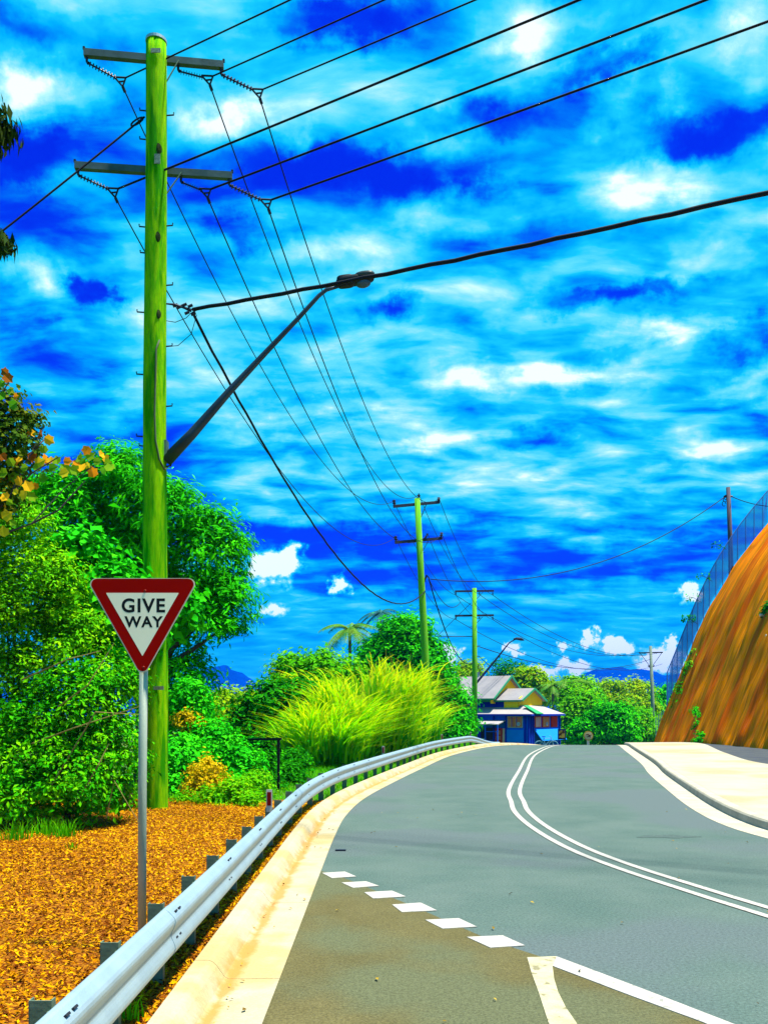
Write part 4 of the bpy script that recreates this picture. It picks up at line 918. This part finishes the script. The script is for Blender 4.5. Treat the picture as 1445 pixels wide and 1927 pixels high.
# ------------------------------------------------------------------ house
def house():
    GZ = -1.95; org = Vector(((995 - CX) / F * 75, 75, GZ)); rz = R(55.2)
    t = thing('house', 'blue cottage with grey tin roof and yellow gables beyond the crest', 'house', org, rz)
    class LB(MB):
        def go(s, name, mat, par=t, smooth=False): return s.build(name, mat, par, org=(0, 0, 0), smooth=smooth)
    def bx(x0, x1, y0, y1, z0, z1): return LB().box(((x0+x1)/2, (y0+y1)/2, (z0+z1)/2 - GZ), (abs(x1-x0), abs(y1-y0), abs(z1-z0)))
    # local x = v along the front (right, away), local y = u along the side (left, away); street side at y=0, camera side at x=0
    BLUE = M('house_blue', (.002, .13, .85), (.002, .10, .75), 2, .8); CY = M('house_cyan', (.002, .22, .92), (.002, .19, .84), 1.5, .8)
    NAVY = M('house_navy', (.002, .03, .50), (.002, .025, .42), 2, .8); YEL = M('house_yellow', (1.0, .66, .000), (.95, .60, .000), 2, .8)
    ROOF = M('house_roof', (.27, .26, .27), (.23, .22, .24), 1, .7, c3=(.28, .25, .22)); ROOFL = M('house_roof_pale', (.40, .37, .36), (.36, .33, .33), 1, .5)
    TRIM = M('house_trim', (.03, .30, .16), (.02, .25, .12), 3, .7); WH = M('house_white', (.55, .50, .45), (.5, .45, .4), 3, .7)
    REDC = M('house_red', (.70, .03, .008), (.6, .02, .006), 3, .8); ORC = M('curtain_orange', (.80, .34, .12), (.6, .05, .02), 3, .8, stretch=(9, 9, .2), detail=2); PINK = M('curtain_pink', (.85, .6, .55), (.75, .12, .1), 4, .8, stretch=(9, 9, .2), detail=2)
    bx(0, 6.2, 0, 4.6, GZ - .3, 1.62).go('wall', BLUE)
    bx(.9, 5.6, 1.6, 12, GZ - .3, 2.9).go('wall', NAVY)
    # skillion skirt roof round the front rooms
    def poly(name, pts, mat, th=.07):
        vs = [Vector((a, b, c - GZ)) for a, b, c in pts]; n = len(vs); nn = (vs[1] - vs[0]).cross(vs[2] - vs[0]).normalized() * th
        if nn.z < 0: nn = -nn
        mb = LB(); mb.add([v for v in vs] + [v - nn for v in vs], [tuple(range(n)), tuple(range(n, 2*n))[::-1]] + [(i, (i+1) % n, n+(i+1) % n, n+i) for i in range(n)])
        return mb.go(name, mat)
    e = .35; ze, zi = 1.62, 2.40
    poly('roof', [(-e, -e, ze), (-e, 5.2, ze), (1.3, 5.2, zi), (1.3, 1.35, zi)], ROOFL)
    poly('roof', [(-e, -e, ze), (1.3, 1.35, zi), (4.9, 1.35, zi), (6.2 + e, -e, ze)], ROOFL)
    poly('roof', [(6.2 + e, -e, ze), (4.9, 1.35, zi), (4.9, 5.2, zi), (6.2 + e, 5.2, ze)], ROOFL)
    for a, b in (((-e, -e), (-e, 5.2)), ((-e, -e), (6.2 + e, -e))):
        LB().beam((a[0], a[1], ze - .08 - GZ), (b[0], b[1], ze - .08 - GZ), .10, .14).go('gutter', NAVY)
    # lower gable (ridge runs back along u), wall yellow, barge boards green
    def gable(y0, y1, xc, hw, zr, zw, mat_end, nm):
        LB().add([(xc - hw + .25, y0, zw - .6 - GZ), (xc + hw - .25, y0, zw - .6 - GZ), (xc + hw - .25, y0, zw - GZ), (xc, y0, zr - .12 - GZ), (xc - hw + .25, y0, zw - GZ),
                  (xc - hw + .25, y0 + .12, zw - .6 - GZ), (xc + hw - .25, y0 + .12, zw - .6 - GZ), (xc + hw - .25, y0 + .12, zw - GZ), (xc, y0 + .12, zr - .12 - GZ), (xc - hw + .25, y0 + .12, zw - GZ)],
                 [(0,1,2,3,4), (9,8,7,6,5), (0,5,6,1), (1,6,7,2), (2,7,8,3), (3,8,9,4), (4,9,5,0)]).go('gable', mat_end)
        poly('roof', [(xc - hw, y0 - .35, zw - .15), (xc - hw, y1, zw - .15), (xc, y1, zr), (xc, y0 - .35, zr)], ROOF)
        poly('roof', [(xc + hw, y0 - .35, zw - .15), (xc, y0 - .35, zr), (xc, y1, zr), (xc + hw, y1, zw - .15)], ROOF)
        for s in (-1, 1): LB().beam((xc + s * hw, y0 - .37, zw - .2 - GZ), (xc, y0 - .37, zr - .05 - GZ), .05, .18).go('barge_board', TRIM)
        LB().beam((xc - hw - .02, y0 - .3, zw - .22 - GZ), (xc - hw - .02, y1, zw - .22 - GZ), .06, .14).go('gutter', TRIM)
    gable(1.25, 6.5, 3.05, 2.45, 3.85, 2.95, YEL, 'lower')
    bx(.78, 5.3, 1.38, 2.7, 1.7, 2.86).go('upper_wall', YEL)
    gable(3.6, 12.5, 3.3, 3.3, 5.0, 3.1, YEL, 'upper')
    # green bracket on the corner of the skirt roof
    poly('awning', [(.2, -.62, 1.66), (1.5, -.62, 1.66), (1.3, .7, 2.35), (.5, .7, 2.35)], M('awning_green', (.02, .34, .12), (.02, .3, .1), 3))
    # vents and tank on roof
    LB().tube([(3.3, 6.6, 4.9 - GZ), (3.3, 6.6, 5.35 - GZ), (3.3, 6.6, 5.4 - GZ)], [.14, .14, .24], 10).go('chimney', GALV)
    LB().tube([(.95, 6.3, 3.62 - GZ), (.95, 7.6, 3.62 - GZ)], .24, 12).go('water_heater', WH)
    bx(.5, 1.5, 6.2, 7.8, 3.2, 3.36).go('heater_frame', ROOFL)
    # corner posts and rails
    for (x, y) in ((-.02, .0), (-.02, .32), (-.02, 2.1), (-.02, 3.25), (-.02, 4.55), (.35, -.02), (.75, -.02), (6.15, -.02)):
        bx(x - .07, x + .07, y - .07, y + .07, GZ, 1.55).go('post', NAVY)
    # camera-side window bays
    def window_side(y0, y1, z0, z1, cur, med=False):
        f = bx(-.06, -.002, y0, y1, z0, z1).go('window', WH)
        g = LB().box((-.075, (y0+y1)/2, (z0+z1)/2 - GZ), (.03, y1-y0-.12, z1-z0-.12)).go('curtain', cur, f)
        for yy in (y0 + (y1-y0)*.38, y0 + (y1-y0)*.7): LB().box((-.098, yy, (z0+z1)/2 - GZ), (.02, .05, z1-z0-.1)).go('mullion', NAVY, f)
        if med: disc(f, (-.10, y0 + (y1-y0)*.25, z0 + .3), 0)
    def disc(par, c, ax):
        a = Vector((c[0], c[1], c[2] - GZ)); d = Vector((-.03, 0, 0)) if ax == 0 else Vector((0, -.03, 0))
        LB().tube([a, a + d], .17, 16).go('medallion', WH, par); LB().tube([a + d, a + d * 1.5], .10, 14).go('medallion_ring', BLUE, par); LB().tube([a + d * 1.4, a + d * 2], .065, 12).go('medallion_centre', WH, par)
    window_side(.55, 1.95, .48, 1.42, ORC, True)
    bx(-.05, -.002, .45, 2.05, -.72, .30).go('panel', CY)
    def window_front(x0, x1, z0, z1, cur, med=False):
        f = bx(x0, x1, -.06, -.002, z0, z1).go('window', REDC)
        LB().box(((x0+x1)/2, -.075, (z0+z1)/2 - GZ), (x1-x0-.2, .03, z1-z0-.12)).go('curtain', cur, f)
        if med: disc(f, ((x0+x1)/2 + .1, -.10, z0 + .3), 1)
    window_front(1.05, 2.25, .48, 1.42, PINK); window_front(2.5, 3.95, .48, 1.42, ORC, True); window_front(4.3, 5.6, .48, 1.42, REDC)
    poly('panel', [(1.0, -.05, .32), (5.9, -.05, .32), (6.1, -.75, -.62), (1.1, -.75, -.62)], CY)
    # entrance bay on the left with its own little awning
    d = bx(-.07, -.002, 2.45, 3.1, -1.4, .42).go('door', REDC)
    for zc in (-.9, -.4, .05): LB().box((-.085, 2.78, zc - GZ), (.02, .42, .34)).go('door_panel', ORC, d)
    bx(-.06, -.002, 2.2, 2.42, -1.2, .4).go('window', PINK); bx(-.06, -.002, 3.3, 4.5, -.6, .45).go('window', M('dark_glass', (.02, .015, .03), (.04, .02, .03), 4, .2))
    poly('awning', [(-1.5, 2.1, .78), (-1.5, 5.0, .78), (-.02, 5.0, 1.12), (-.02, 2.1, 1.12)], ROOFL)
    for y in (2.15, 3.3, 4.9): bx(-1.5, -1.42, y - .04, y + .04, GZ, .74).go('awning_post', BLUE)
    LB().beam((-1.46, 2.1, .15 - GZ), (-1.46, 3.3, .15 - GZ), .05, .06).go('railing', BLUE)
    LB().beam((-1.46, 3.3, -.45 - GZ), (-1.46, 4.9, -.45 - GZ), .05, .06).go('railing', WH)
house()
def street_bits():
    # framed picture board beside the house
    p = P(1057, 1382, 72); t = thing('notice_board', 'dark framed picture board beside the right end of the blue house', 'sign', Vector((p.x, p.y, crest(72))))
    MB().box(p, (15/F*72, .08, 20/F*72)).build('frame', M('navy_frame', (.004, .03, .14), (.004, .02, .1), 3), t)
    MB().box(p - Vector((0, .045, 0)), (11/F*72, .02, 14/F*72)).build('picture', M('board_picture', (.42, .28, .05), (.05, .02, .006), 5, .6, pos=(.45, .55)), t)
    for s in (-1, 1): MB().box(Vector((p.x + s * .26, p.y, (p.z - .4 + crest(72)) / 2)), (.05, .05, p.z - .4 - crest(72))).build('post', MATS['navy_frame'], t)
    # round sign
    p = P(1107, 1385, 60); b = Vector((p.x, p.y, crest(60))); t = thing('round_sign', 'small round cream sign with dark squiggle beyond the crest', 'sign', b)
    MB().box((p.x, p.y + .06, (p.z + b.z) / 2), (.16, .05, p.z - b.z)).build('post', WHITEP, t)
    MB().tube([p, p - Vector((0, .03, 0))], 9/F*60, 24).build('disc', M('sign_gold', (.45, .30, .02), (.4, .26, .02), 5), t)
    MB().tube([p - Vector((0, .028, 0)), p - Vector((0, .036, 0))], 7.4/F*60, 24).build('face', M('sign_cream', (.55, .48, .28), (.5, .42, .22), 5), t)
    q = p - Vector((0, .042, 0))
    MB().tube([q + Vector((-.20, 0, .07)), q + Vector((-.04, 0, .10)), q + Vector((.06, 0, .02)), q + Vector((.19, 0, .06))], [.015, .035, .045, .02], 6).tube([q + Vector((-.1, 0, -.09)), q + Vector((.02, 0, -.02)), q + Vector((.16, 0, -.1))], [.015, .035, .02], 6).build('squiggle', M('squiggle', (.05, .012, .01), (.03, .01, .01), 5), t)
    # bicycle leaning at the house
    D = 66; c = P(1028, 1404, D); gz = crest(D); c.z = gz; t = thing('bicycle', 'pale blue bicycle parked in front of the blue house', 'bicycle', c)
    bm = M('bike_blue', (.25, .5, .7), (.2, .42, .62), 4, .4)
    for s in (-1, 1):
        w = c + Vector((s * .52, 0, .34)); ring = [w + Vector((.33 * math.cos(a), 0, .33 * math.sin(a))) for a in np.linspace(0, 2 * math.pi, 20)]
        wo = MB().tube(ring, .022, 6, False).build('wheel', bm, t)
    fr = MB()
    for a, b_ in (((-.52, .34), (-.18, .85)), ((-.18, .85), (.36, .88)), ((-.1, .32), (-.2, .95)), ((-.1, .32), (.38, .85)), ((.52, .34), (.33, 1.02)), ((-.52, .34), (-.1, .32))):
        fr.tube([c + Vector((a[0], 0, a[1])), c + Vector((b_[0], 0, b_[1]))], .022, 6)
    fr.build('frame', bm, t); MB().box(c + Vector((-.2, 0, .98)), (.24, .12, .06)).build('saddle', DARK, t)
    MB().tube([c + Vector((.25, -.25, 1.06)), c + Vector((.33, 0, 1.02)), c + Vector((.25, .25, 1.06))], .016, 6).build('handlebar', bm, t)
    # black post with crossbar (gate) behind the guardrail
    D = 19.5; p = P(524, 1495, D); t = thing('gate_post', 'black steel post with a crossbar standing before the tall grass', 'gate', Vector((p.x, p.y, ground_z(p.x, p.y))))
    bk = M('black_steel', (.006, .006, .008), (.01, .01, .012), 6, .5)
    MB().beam(P(524, 1510, D), P(524, 1391, D), .055, .055).build('post', bk, t); MB().beam(P(468, 1392, D + .3), P(529, 1391, D), .05, .05).build('crossbar', bk, t)
    for k in range(7): MB().beam(P(470 + k * 2, 1398 + k * 13, D + .3), P(521, 1398 + k * 13, D), .006, .006).build('wire_strand', bk, t)
    # weathered stump and pale rail behind the pole
    D = 15.9; b = P(240, 1532, D); t = thing('timber_stump', 'weathered cream timber stump left of the sign post at the shrub edge', 'stump', Vector((b.x, D, .1)))
    MB().tube([(b.x, D, .0), P(240, 1500, D), P(239, 1490, D)], [.10, .095, .10], 9).tube([P(237, 1492, D), P(236, 1466, D)], [.055, .045], 8).build('wood', M('stump_wood', (.42, .36, .14), (.30, .22, .07), 6, .9, .5, 20, stretch=(4, 4, .5)), t)
    D = 23; t = thing('pale_rail', 'pale horizontal timber rail with brown thatch seen past the near pole', 'rail', P(355, 1440, D))
    MB().beam(P(305, 1416, D), P(396, 1412, D), .10, .12).build('rail', M('rail_cream', (.55, .48, .30), (.48, .4, .25), 4, .8), t); MB().beam(P(305, 1408, D + .15), P(396, 1404, D + .15), .3, .10).build('thatch', M('thatch', (.30, .18, .03), (.15, .09, .02), 9, .9, .6, 30), t)
    for x in (320, 385): MB().beam(P(x, 1420, D), P(x, 1490, D), .08, .08).build('post', M('rail_post', (.12, .1, .05)), t)
    # dark rubber streaks and leaf litter on the road
    for (x, y, w, h, lab) in ((641, 1601, 20, 3, 'short dark rubber strip on the road near the kerb'), ):
        p = G(x, y, .006); o = MB().box(p + Vector((0, 0, .006)), (w/F*p.y, .06, .012)).build('rubber_strip', DARK, org=p); tag(o, lab, 'strip')
street_bits()
def road_litter():
    r = np.random.default_rng(12); n = 150; y = 3.5 + 14 * r.random(n) ** 1.4; x = -.6 + r.random(n) * (2.2 + y * .28)
    k = r.random(n) < .55; xe = np.interp(y, LEFT.p[:, 1], LEFT.p[:, 0]); x = np.where(k, xe - .30 + r.normal(0, .12, n), x)
    nr = r.normal(0, .3, (n, 3)); nr[:, 2] = 1
    o = leaf_mesh('leaf_litter', np.stack([x, y, np.full(n, .018)], 1), nr, .045, .02, LEAF('litter', [(.06, .03, .004), (.34, .22, .02), (.5, .4, .08)], .1), seed=13)
    tag(o, 'scattered dry leaf bits along gutter and road', 'litter', kind='stuff')
    road = bpy.data.objects['road']; sm = M('oil_stain', (.052, .080, .072), (.070, .104, .092), 14, .7, speck=.4, sscale=40)
    for (px, py, w, d) in ((1253, 1575, .42, .16),):
        p = G(px, py); pts = [(p.x + w * math.cos(a) * (1 + .25 * math.sin(3 * a + px)), p.y + d * math.sin(a) * (1 + .3 * math.cos(5 * a))) for a in np.linspace(0, 2 * math.pi, 22)[:-1]]
        MB().prism(pts, -.002, .0035).build('oil_stain', sm, road)
road_litter()
# ------------------------------------------------------------------ middle-distance and far vegetation
def palm(label, crown_px, D, n, ln, mat, base_z, r_trunk=.12, seed=1, group=None, lean=0):
    top = P(*crown_px, D); base = Vector((top.x + lean, D, base_z)); t = thing('palm_tree', label, 'palm', base, group=group)
    MB().tube([base - Vector((0, 0, .2)), base.lerp(top, .5) + Vector((.05, 0, 0)), top], [r_trunk * 1.2, r_trunk, r_trunk * .85], 8).build('trunk', M('palm_trunk', (.20, .19, .10), (.12, .1, .06), 5), t)
    r = np.random.default_rng(seed)
    for i in range(n):
        a = 2 * math.pi * i / n + r.uniform(-.3, .3); el = r.uniform(.1, 1.15); d = Vector((math.cos(a), math.sin(a), 0)); L = ln * r.uniform(.8, 1.1)
        spine = [top + d * L * s * math.cos(el * (1 - s * .7)) + Vector((0, 0, L * (s * math.sin(el) - .85 * s * s))) for s in np.linspace(0, 1, 9)]
        mb = MB(); mb.tube(spine, [.03] * 8 + [.006], 4)
        for k in range(1, 9):
            tdir = (spine[k] - spine[k-1]).normalized()
            for q in np.linspace(0, .85, 4):
                o = spine[k-1].lerp(spine[k], q)
                for s in (-1, 1):
                    side = d.cross(Vector((0, 0, 1))) * s; w = L * .26 * math.sin(math.pi * (.12 + .8 * k / 9))
                    tip = o + side * w + tdir * w * .5 - Vector((0, 0, w * .45)); mb.add([o, o + tdir * .06, tip], [(0, 1, 2)])
        mb.build('frond', mat, t)
PALMG = M('palm_green', (.03, .24, .01), (.16, .30, .01), 2, .6); PALMB = M('palm_blue', (.01, .10, .14), (.02, .15, .1), 2, .6); PALMY = M('palm_lime', (.06, .28, .005), (.16, .34, .006), 2, .6)
def veg_far():
    gz = ground_z
    T = tree
    T('dense_shrub', 'dark green rounded shrub left of the tall grass', 'shrub', (-3.6, 31, -.3), [B(500,1325,42,31), B(535,1370,45,31), B(470,1370,40,31), B(505,1430,48,30), B(560,1330,48,32), B(460,1430,40,30.5)], 480, 36, .2, .2, .1, L_DARK, 801, .08)
    T('dense_shrub', 'mid green bushy shrub with pale flowering top behind the tall grass', 'shrub', (-2.2, 38, -.2), [B(555,1275,42,38), B(600,1270,42,38), B(640,1280,42,38), B(570,1310,50,38), B(620,1320,55,38), B(545,1260,26,38)], 420, 36, .25, .22, .11, L_LIME, 802, .08)
    T('round_tree', 'rounded deep green tree behind the leaning second power pole', 'tree', (1.6, 58, -.3), [B(715,1238,36,58), B(745,1202,40,58), B(775,1190,36,58), B(800,1235,36,58), B(755,1250,55,58), B(700,1275,42,58), B(810,1270,36,57)], 560, 38, .36, .34, .15, L_BIG, 803, .2, droop=.3)
    T('dense_shrub', 'dark green shrub between leaning pole and the blue house', 'shrub', (4.6, 60, -.5), [B(845,1300,26,60), B(862,1330,26,60), B(835,1345,34,60), B(870,1365,24,59), B(820,1300,30,60), B(850,1380,24,58)], 380, 34, .3, .28, .13, L_BIG, 804, .1)
    T('low_shrub', 'yellowing scrub far off left of the dark shrub', 'shrub', (-8, 48, -1.5), [B(430,1330,30,48), B(465,1330,24,50), B(415,1330,20,52), B(440,1380,34,46), B(405,1350,26,47), B(480,1315,14,52), B(430,1420,34,44)], 300, 34, .3, .26, .13, L_YEL, 805, .08)
    T('low_shrub', 'rough green scrub under the black gate post', 'shrub', (-2.6, 21.5, -.1), [B(500,1450,34,21.5), B(475,1470,34,21), B(540,1470,34,22), B(555,1440,26,23), B(515,1490,26,20.5), B(450,1480,26,21)], 330, 30, .12, .11, .05, L_DARK, 806, .04)
    palm('feathery palm with pale trunk left of the rounded tree', (658, 1188), 60, 17, 2.5, PALMG, -1.5, .12, 5)
    palm('bluish palm top peeking over the rounded tree', (716, 1156), 66, 13, 1.7, PALMB, -1.5, .1, 6)
    palm('weeping lime palm right of the blue house roof', (1068, 1290), 100, 20, 3.0, PALMY, -4.2, .2, 7)
    palm('shaggy palm with bare trunk just right of the house gable', (1040, 1292), 96, 14, 1.8, PALMG, -4.2, .16, 8)
    # right hand belt of trees beyond the crest
    T('wood_tree', 'olive tree crown rising behind the yellow gable', 'tree', (19, 112, -4.5), [B(1005,1285,24,112), B(985,1292,18,112), B(1025,1305,26,112), B(1000,1310,24,112), B(990,1275,16,112)], 240, 30, .5, .5, .25, L_YEL, 811, .2)
    T('wood_tree', 'pale bushy tree behind the house roof left end', 'tree', (9.5, 108, -4.5), [B(880,1265,20,108), B(862,1272,20,108), B(900,1262,14,108), B(872,1290,26,108)], 160, 28, .45, .45, .22, L_YEL, 812, .2)
    T('wood_tree', 'thin dark tree tips behind the house roof ridge', 'tree', (14.5, 115, -4.5), [B(945,1262,20,115), B(960,1255,12,115), B(975,1265,16,115), B(940,1280,20,115)], 90, 20, .4, .4, .2, L_DARK, 813, .18)
    T('wood_tree', 'deep green tree behind the round sign', 'tree', (23.5, 92, -4), [B(1150,1372,30,92), B(1120,1370,28,92), B(1175,1375,26,92), B(1135,1350,26,92), B(1165,1350,24,92), B(1095,1380,24,92)], 420, 34, .38, .4, .2, L_BIG, 814, .2)
    T('wood_tree', 'bright green tree left of the round sign beside the house', 'tree', (20, 95, -4), [B(1075,1340,26,95), B(1095,1325,26,95), B(1060,1370,26,95), B(1110,1345,26,95), B(1080,1375,26,95), B(1070,1310,20,98)], 380, 34, .4, .4, .2, L_LIME, 815, .2)
    T('wood_tree', 'broad yellow green tree in front of the blue mountain', 'tree', (33, 128, -4.6), [B(1150,1310,30,128), B(1180,1305,28,128), B(1205,1310,28,128), B(1125,1318,26,128), B(1190,1335,34,126), B(1150,1340,34,126), B(1215,1345,28,125)], 420, 34, .5, .5, .25, L_YEL, 816, .22)
    T('wood_tree', 'dark green tree behind the far pale pole', 'tree', (39, 132, -4.6), [B(1250,1320,28,132), B(1225,1335,26,132), B(1270,1310,24,132), B(1245,1350,30,130), B(1280,1330,26,132)], 320, 34, .5, .48, .22, L_BIG, 817, .22)
    T('wood_tree', 'lime green tree at the foot of the far pale pole', 'tree', (32, 104, -4.2), [B(1200,1375,26,104), B(1222,1380,22,104), B(1205,1355,22,104), B(1185,1390,22,104), B(1240,1385,18,102)], 300, 32, .42, .42, .2, L_LIME, 818, .2)
    T('wood_tree', 'tree of mid green right of the lime palm below the mountain', 'tree', (25.5, 118, -4.5), [B(1100,1300,26,118), B(1075,1295,20,118), B(1115,1325,26,118), B(1090,1320,26,118)], 260, 32, .46, .46, .22, L_SHRUB, 819, .2)
    # distant scrub: reads as one green mass
    pts = []; r = np.random.default_rng(55); bl = []
    for i in range(120):
        D = r.uniform(170, 420); x = r.uniform(-.55, .5) * D
        if -.19 * D < x < .0 * D and False: continue
        rad = r.uniform(2.5, 5); bl.append(((x, D, -5 + rad * .3), (rad, rad, rad * .8)))
    pts, nr, ti = crown_points(bl, 2600, 22, 1.0, 56)
    o = leaf_mesh('distant_wood', pts, nr, 1.1, .6, L_SHRUB, seed=57, tint=ti); tag(o, 'distant green woodland below the blue mountains', 'woodland', kind='stuff')
    # trees past the left shrubs to close the view
    T('wood_tree', 'pale green far tree left of the blue mountain peak gap', 'tree', (-20, 75, -2.5), [B(440,1335,26,75), B(400,1340,26,75), B(470,1332,22,75), B(500,1328,20,75), B(530,1335,24,75)], 260, 30, .35, .32, .16, L_LIME, 821, .15)
veg_far()
# ------------------------------------------------------------------ hills
def hills():
    mat = M('hill_forest_haze_tint', (.000, .022, .18), (.000, .040, .26), .02, .95, .6, .05, detail=8, spec=0)  # blue of the distance haze is painted into the forest colour
    def ridge(pts, D, nm):
        xs = np.linspace(pts[0][0], pts[-1][0], 140); ys = np.interp(xs, [p[0] for p in pts], [p[1] for p in pts]); r = np.random.default_rng(int(D))
        vs = []; K = 16
        nz = r.normal(0, 1, (len(xs), K)); nz = (nz + np.roll(nz, 1, 0) + np.roll(nz, 1, 1)) / 2
        for i, (x, y) in enumerate(zip(xs, ys)):
            c = P(x, y, D)
            for k in range(K):
                t = k / (K - 1) * 2 - 1; f = max(0, 1 - abs(t)) ** .85
                vs.append((c.x + nz[i, k] * 4, D + t * 420, -12 + (c.z + 12) * f + nz[i, k] * 3.2 * (f + .1)))
        fs = [(i*K+k, (i+1)*K+k, (i+1)*K+k+1, i*K+k+1)[::-1] for i in range(len(xs)-1) for k in range(K-1)]
        tag(MB().add(vs, fs).build(nm, mat, smooth=False), kind='structure')
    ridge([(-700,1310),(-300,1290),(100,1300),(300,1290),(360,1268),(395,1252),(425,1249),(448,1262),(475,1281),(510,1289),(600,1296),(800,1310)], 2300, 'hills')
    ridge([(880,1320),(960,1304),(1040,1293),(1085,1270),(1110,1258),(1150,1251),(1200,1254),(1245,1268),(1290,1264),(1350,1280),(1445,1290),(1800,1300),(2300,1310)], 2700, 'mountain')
hills()

# ------------------------------------------------------------------ air between here and the mountains
def haze():
    mb = MB(); mb.box((0, 1200, 72), (6200, 4500, 190))
    m = bpy.data.materials.new('haze'); m.use_nodes = True; t = m.node_tree
    for n in list(t.nodes):
        if n.type != 'OUTPUT_MATERIAL': t.nodes.remove(n)
    v = N(t, 'ShaderNodeVolumePrincipled'); v.inputs['Color'].default_value = (.005, .15, .95, 1); v.inputs['Density'].default_value = .00016; v.inputs['Anisotropy'].default_value = 0
    t.links.new(v.outputs[0], t.nodes['Material Output'].inputs['Volume'])
    o = mb.build('haze', m); tag(o, 'thin blue air between the street and the mountains', 'haze', kind='stuff')
haze()
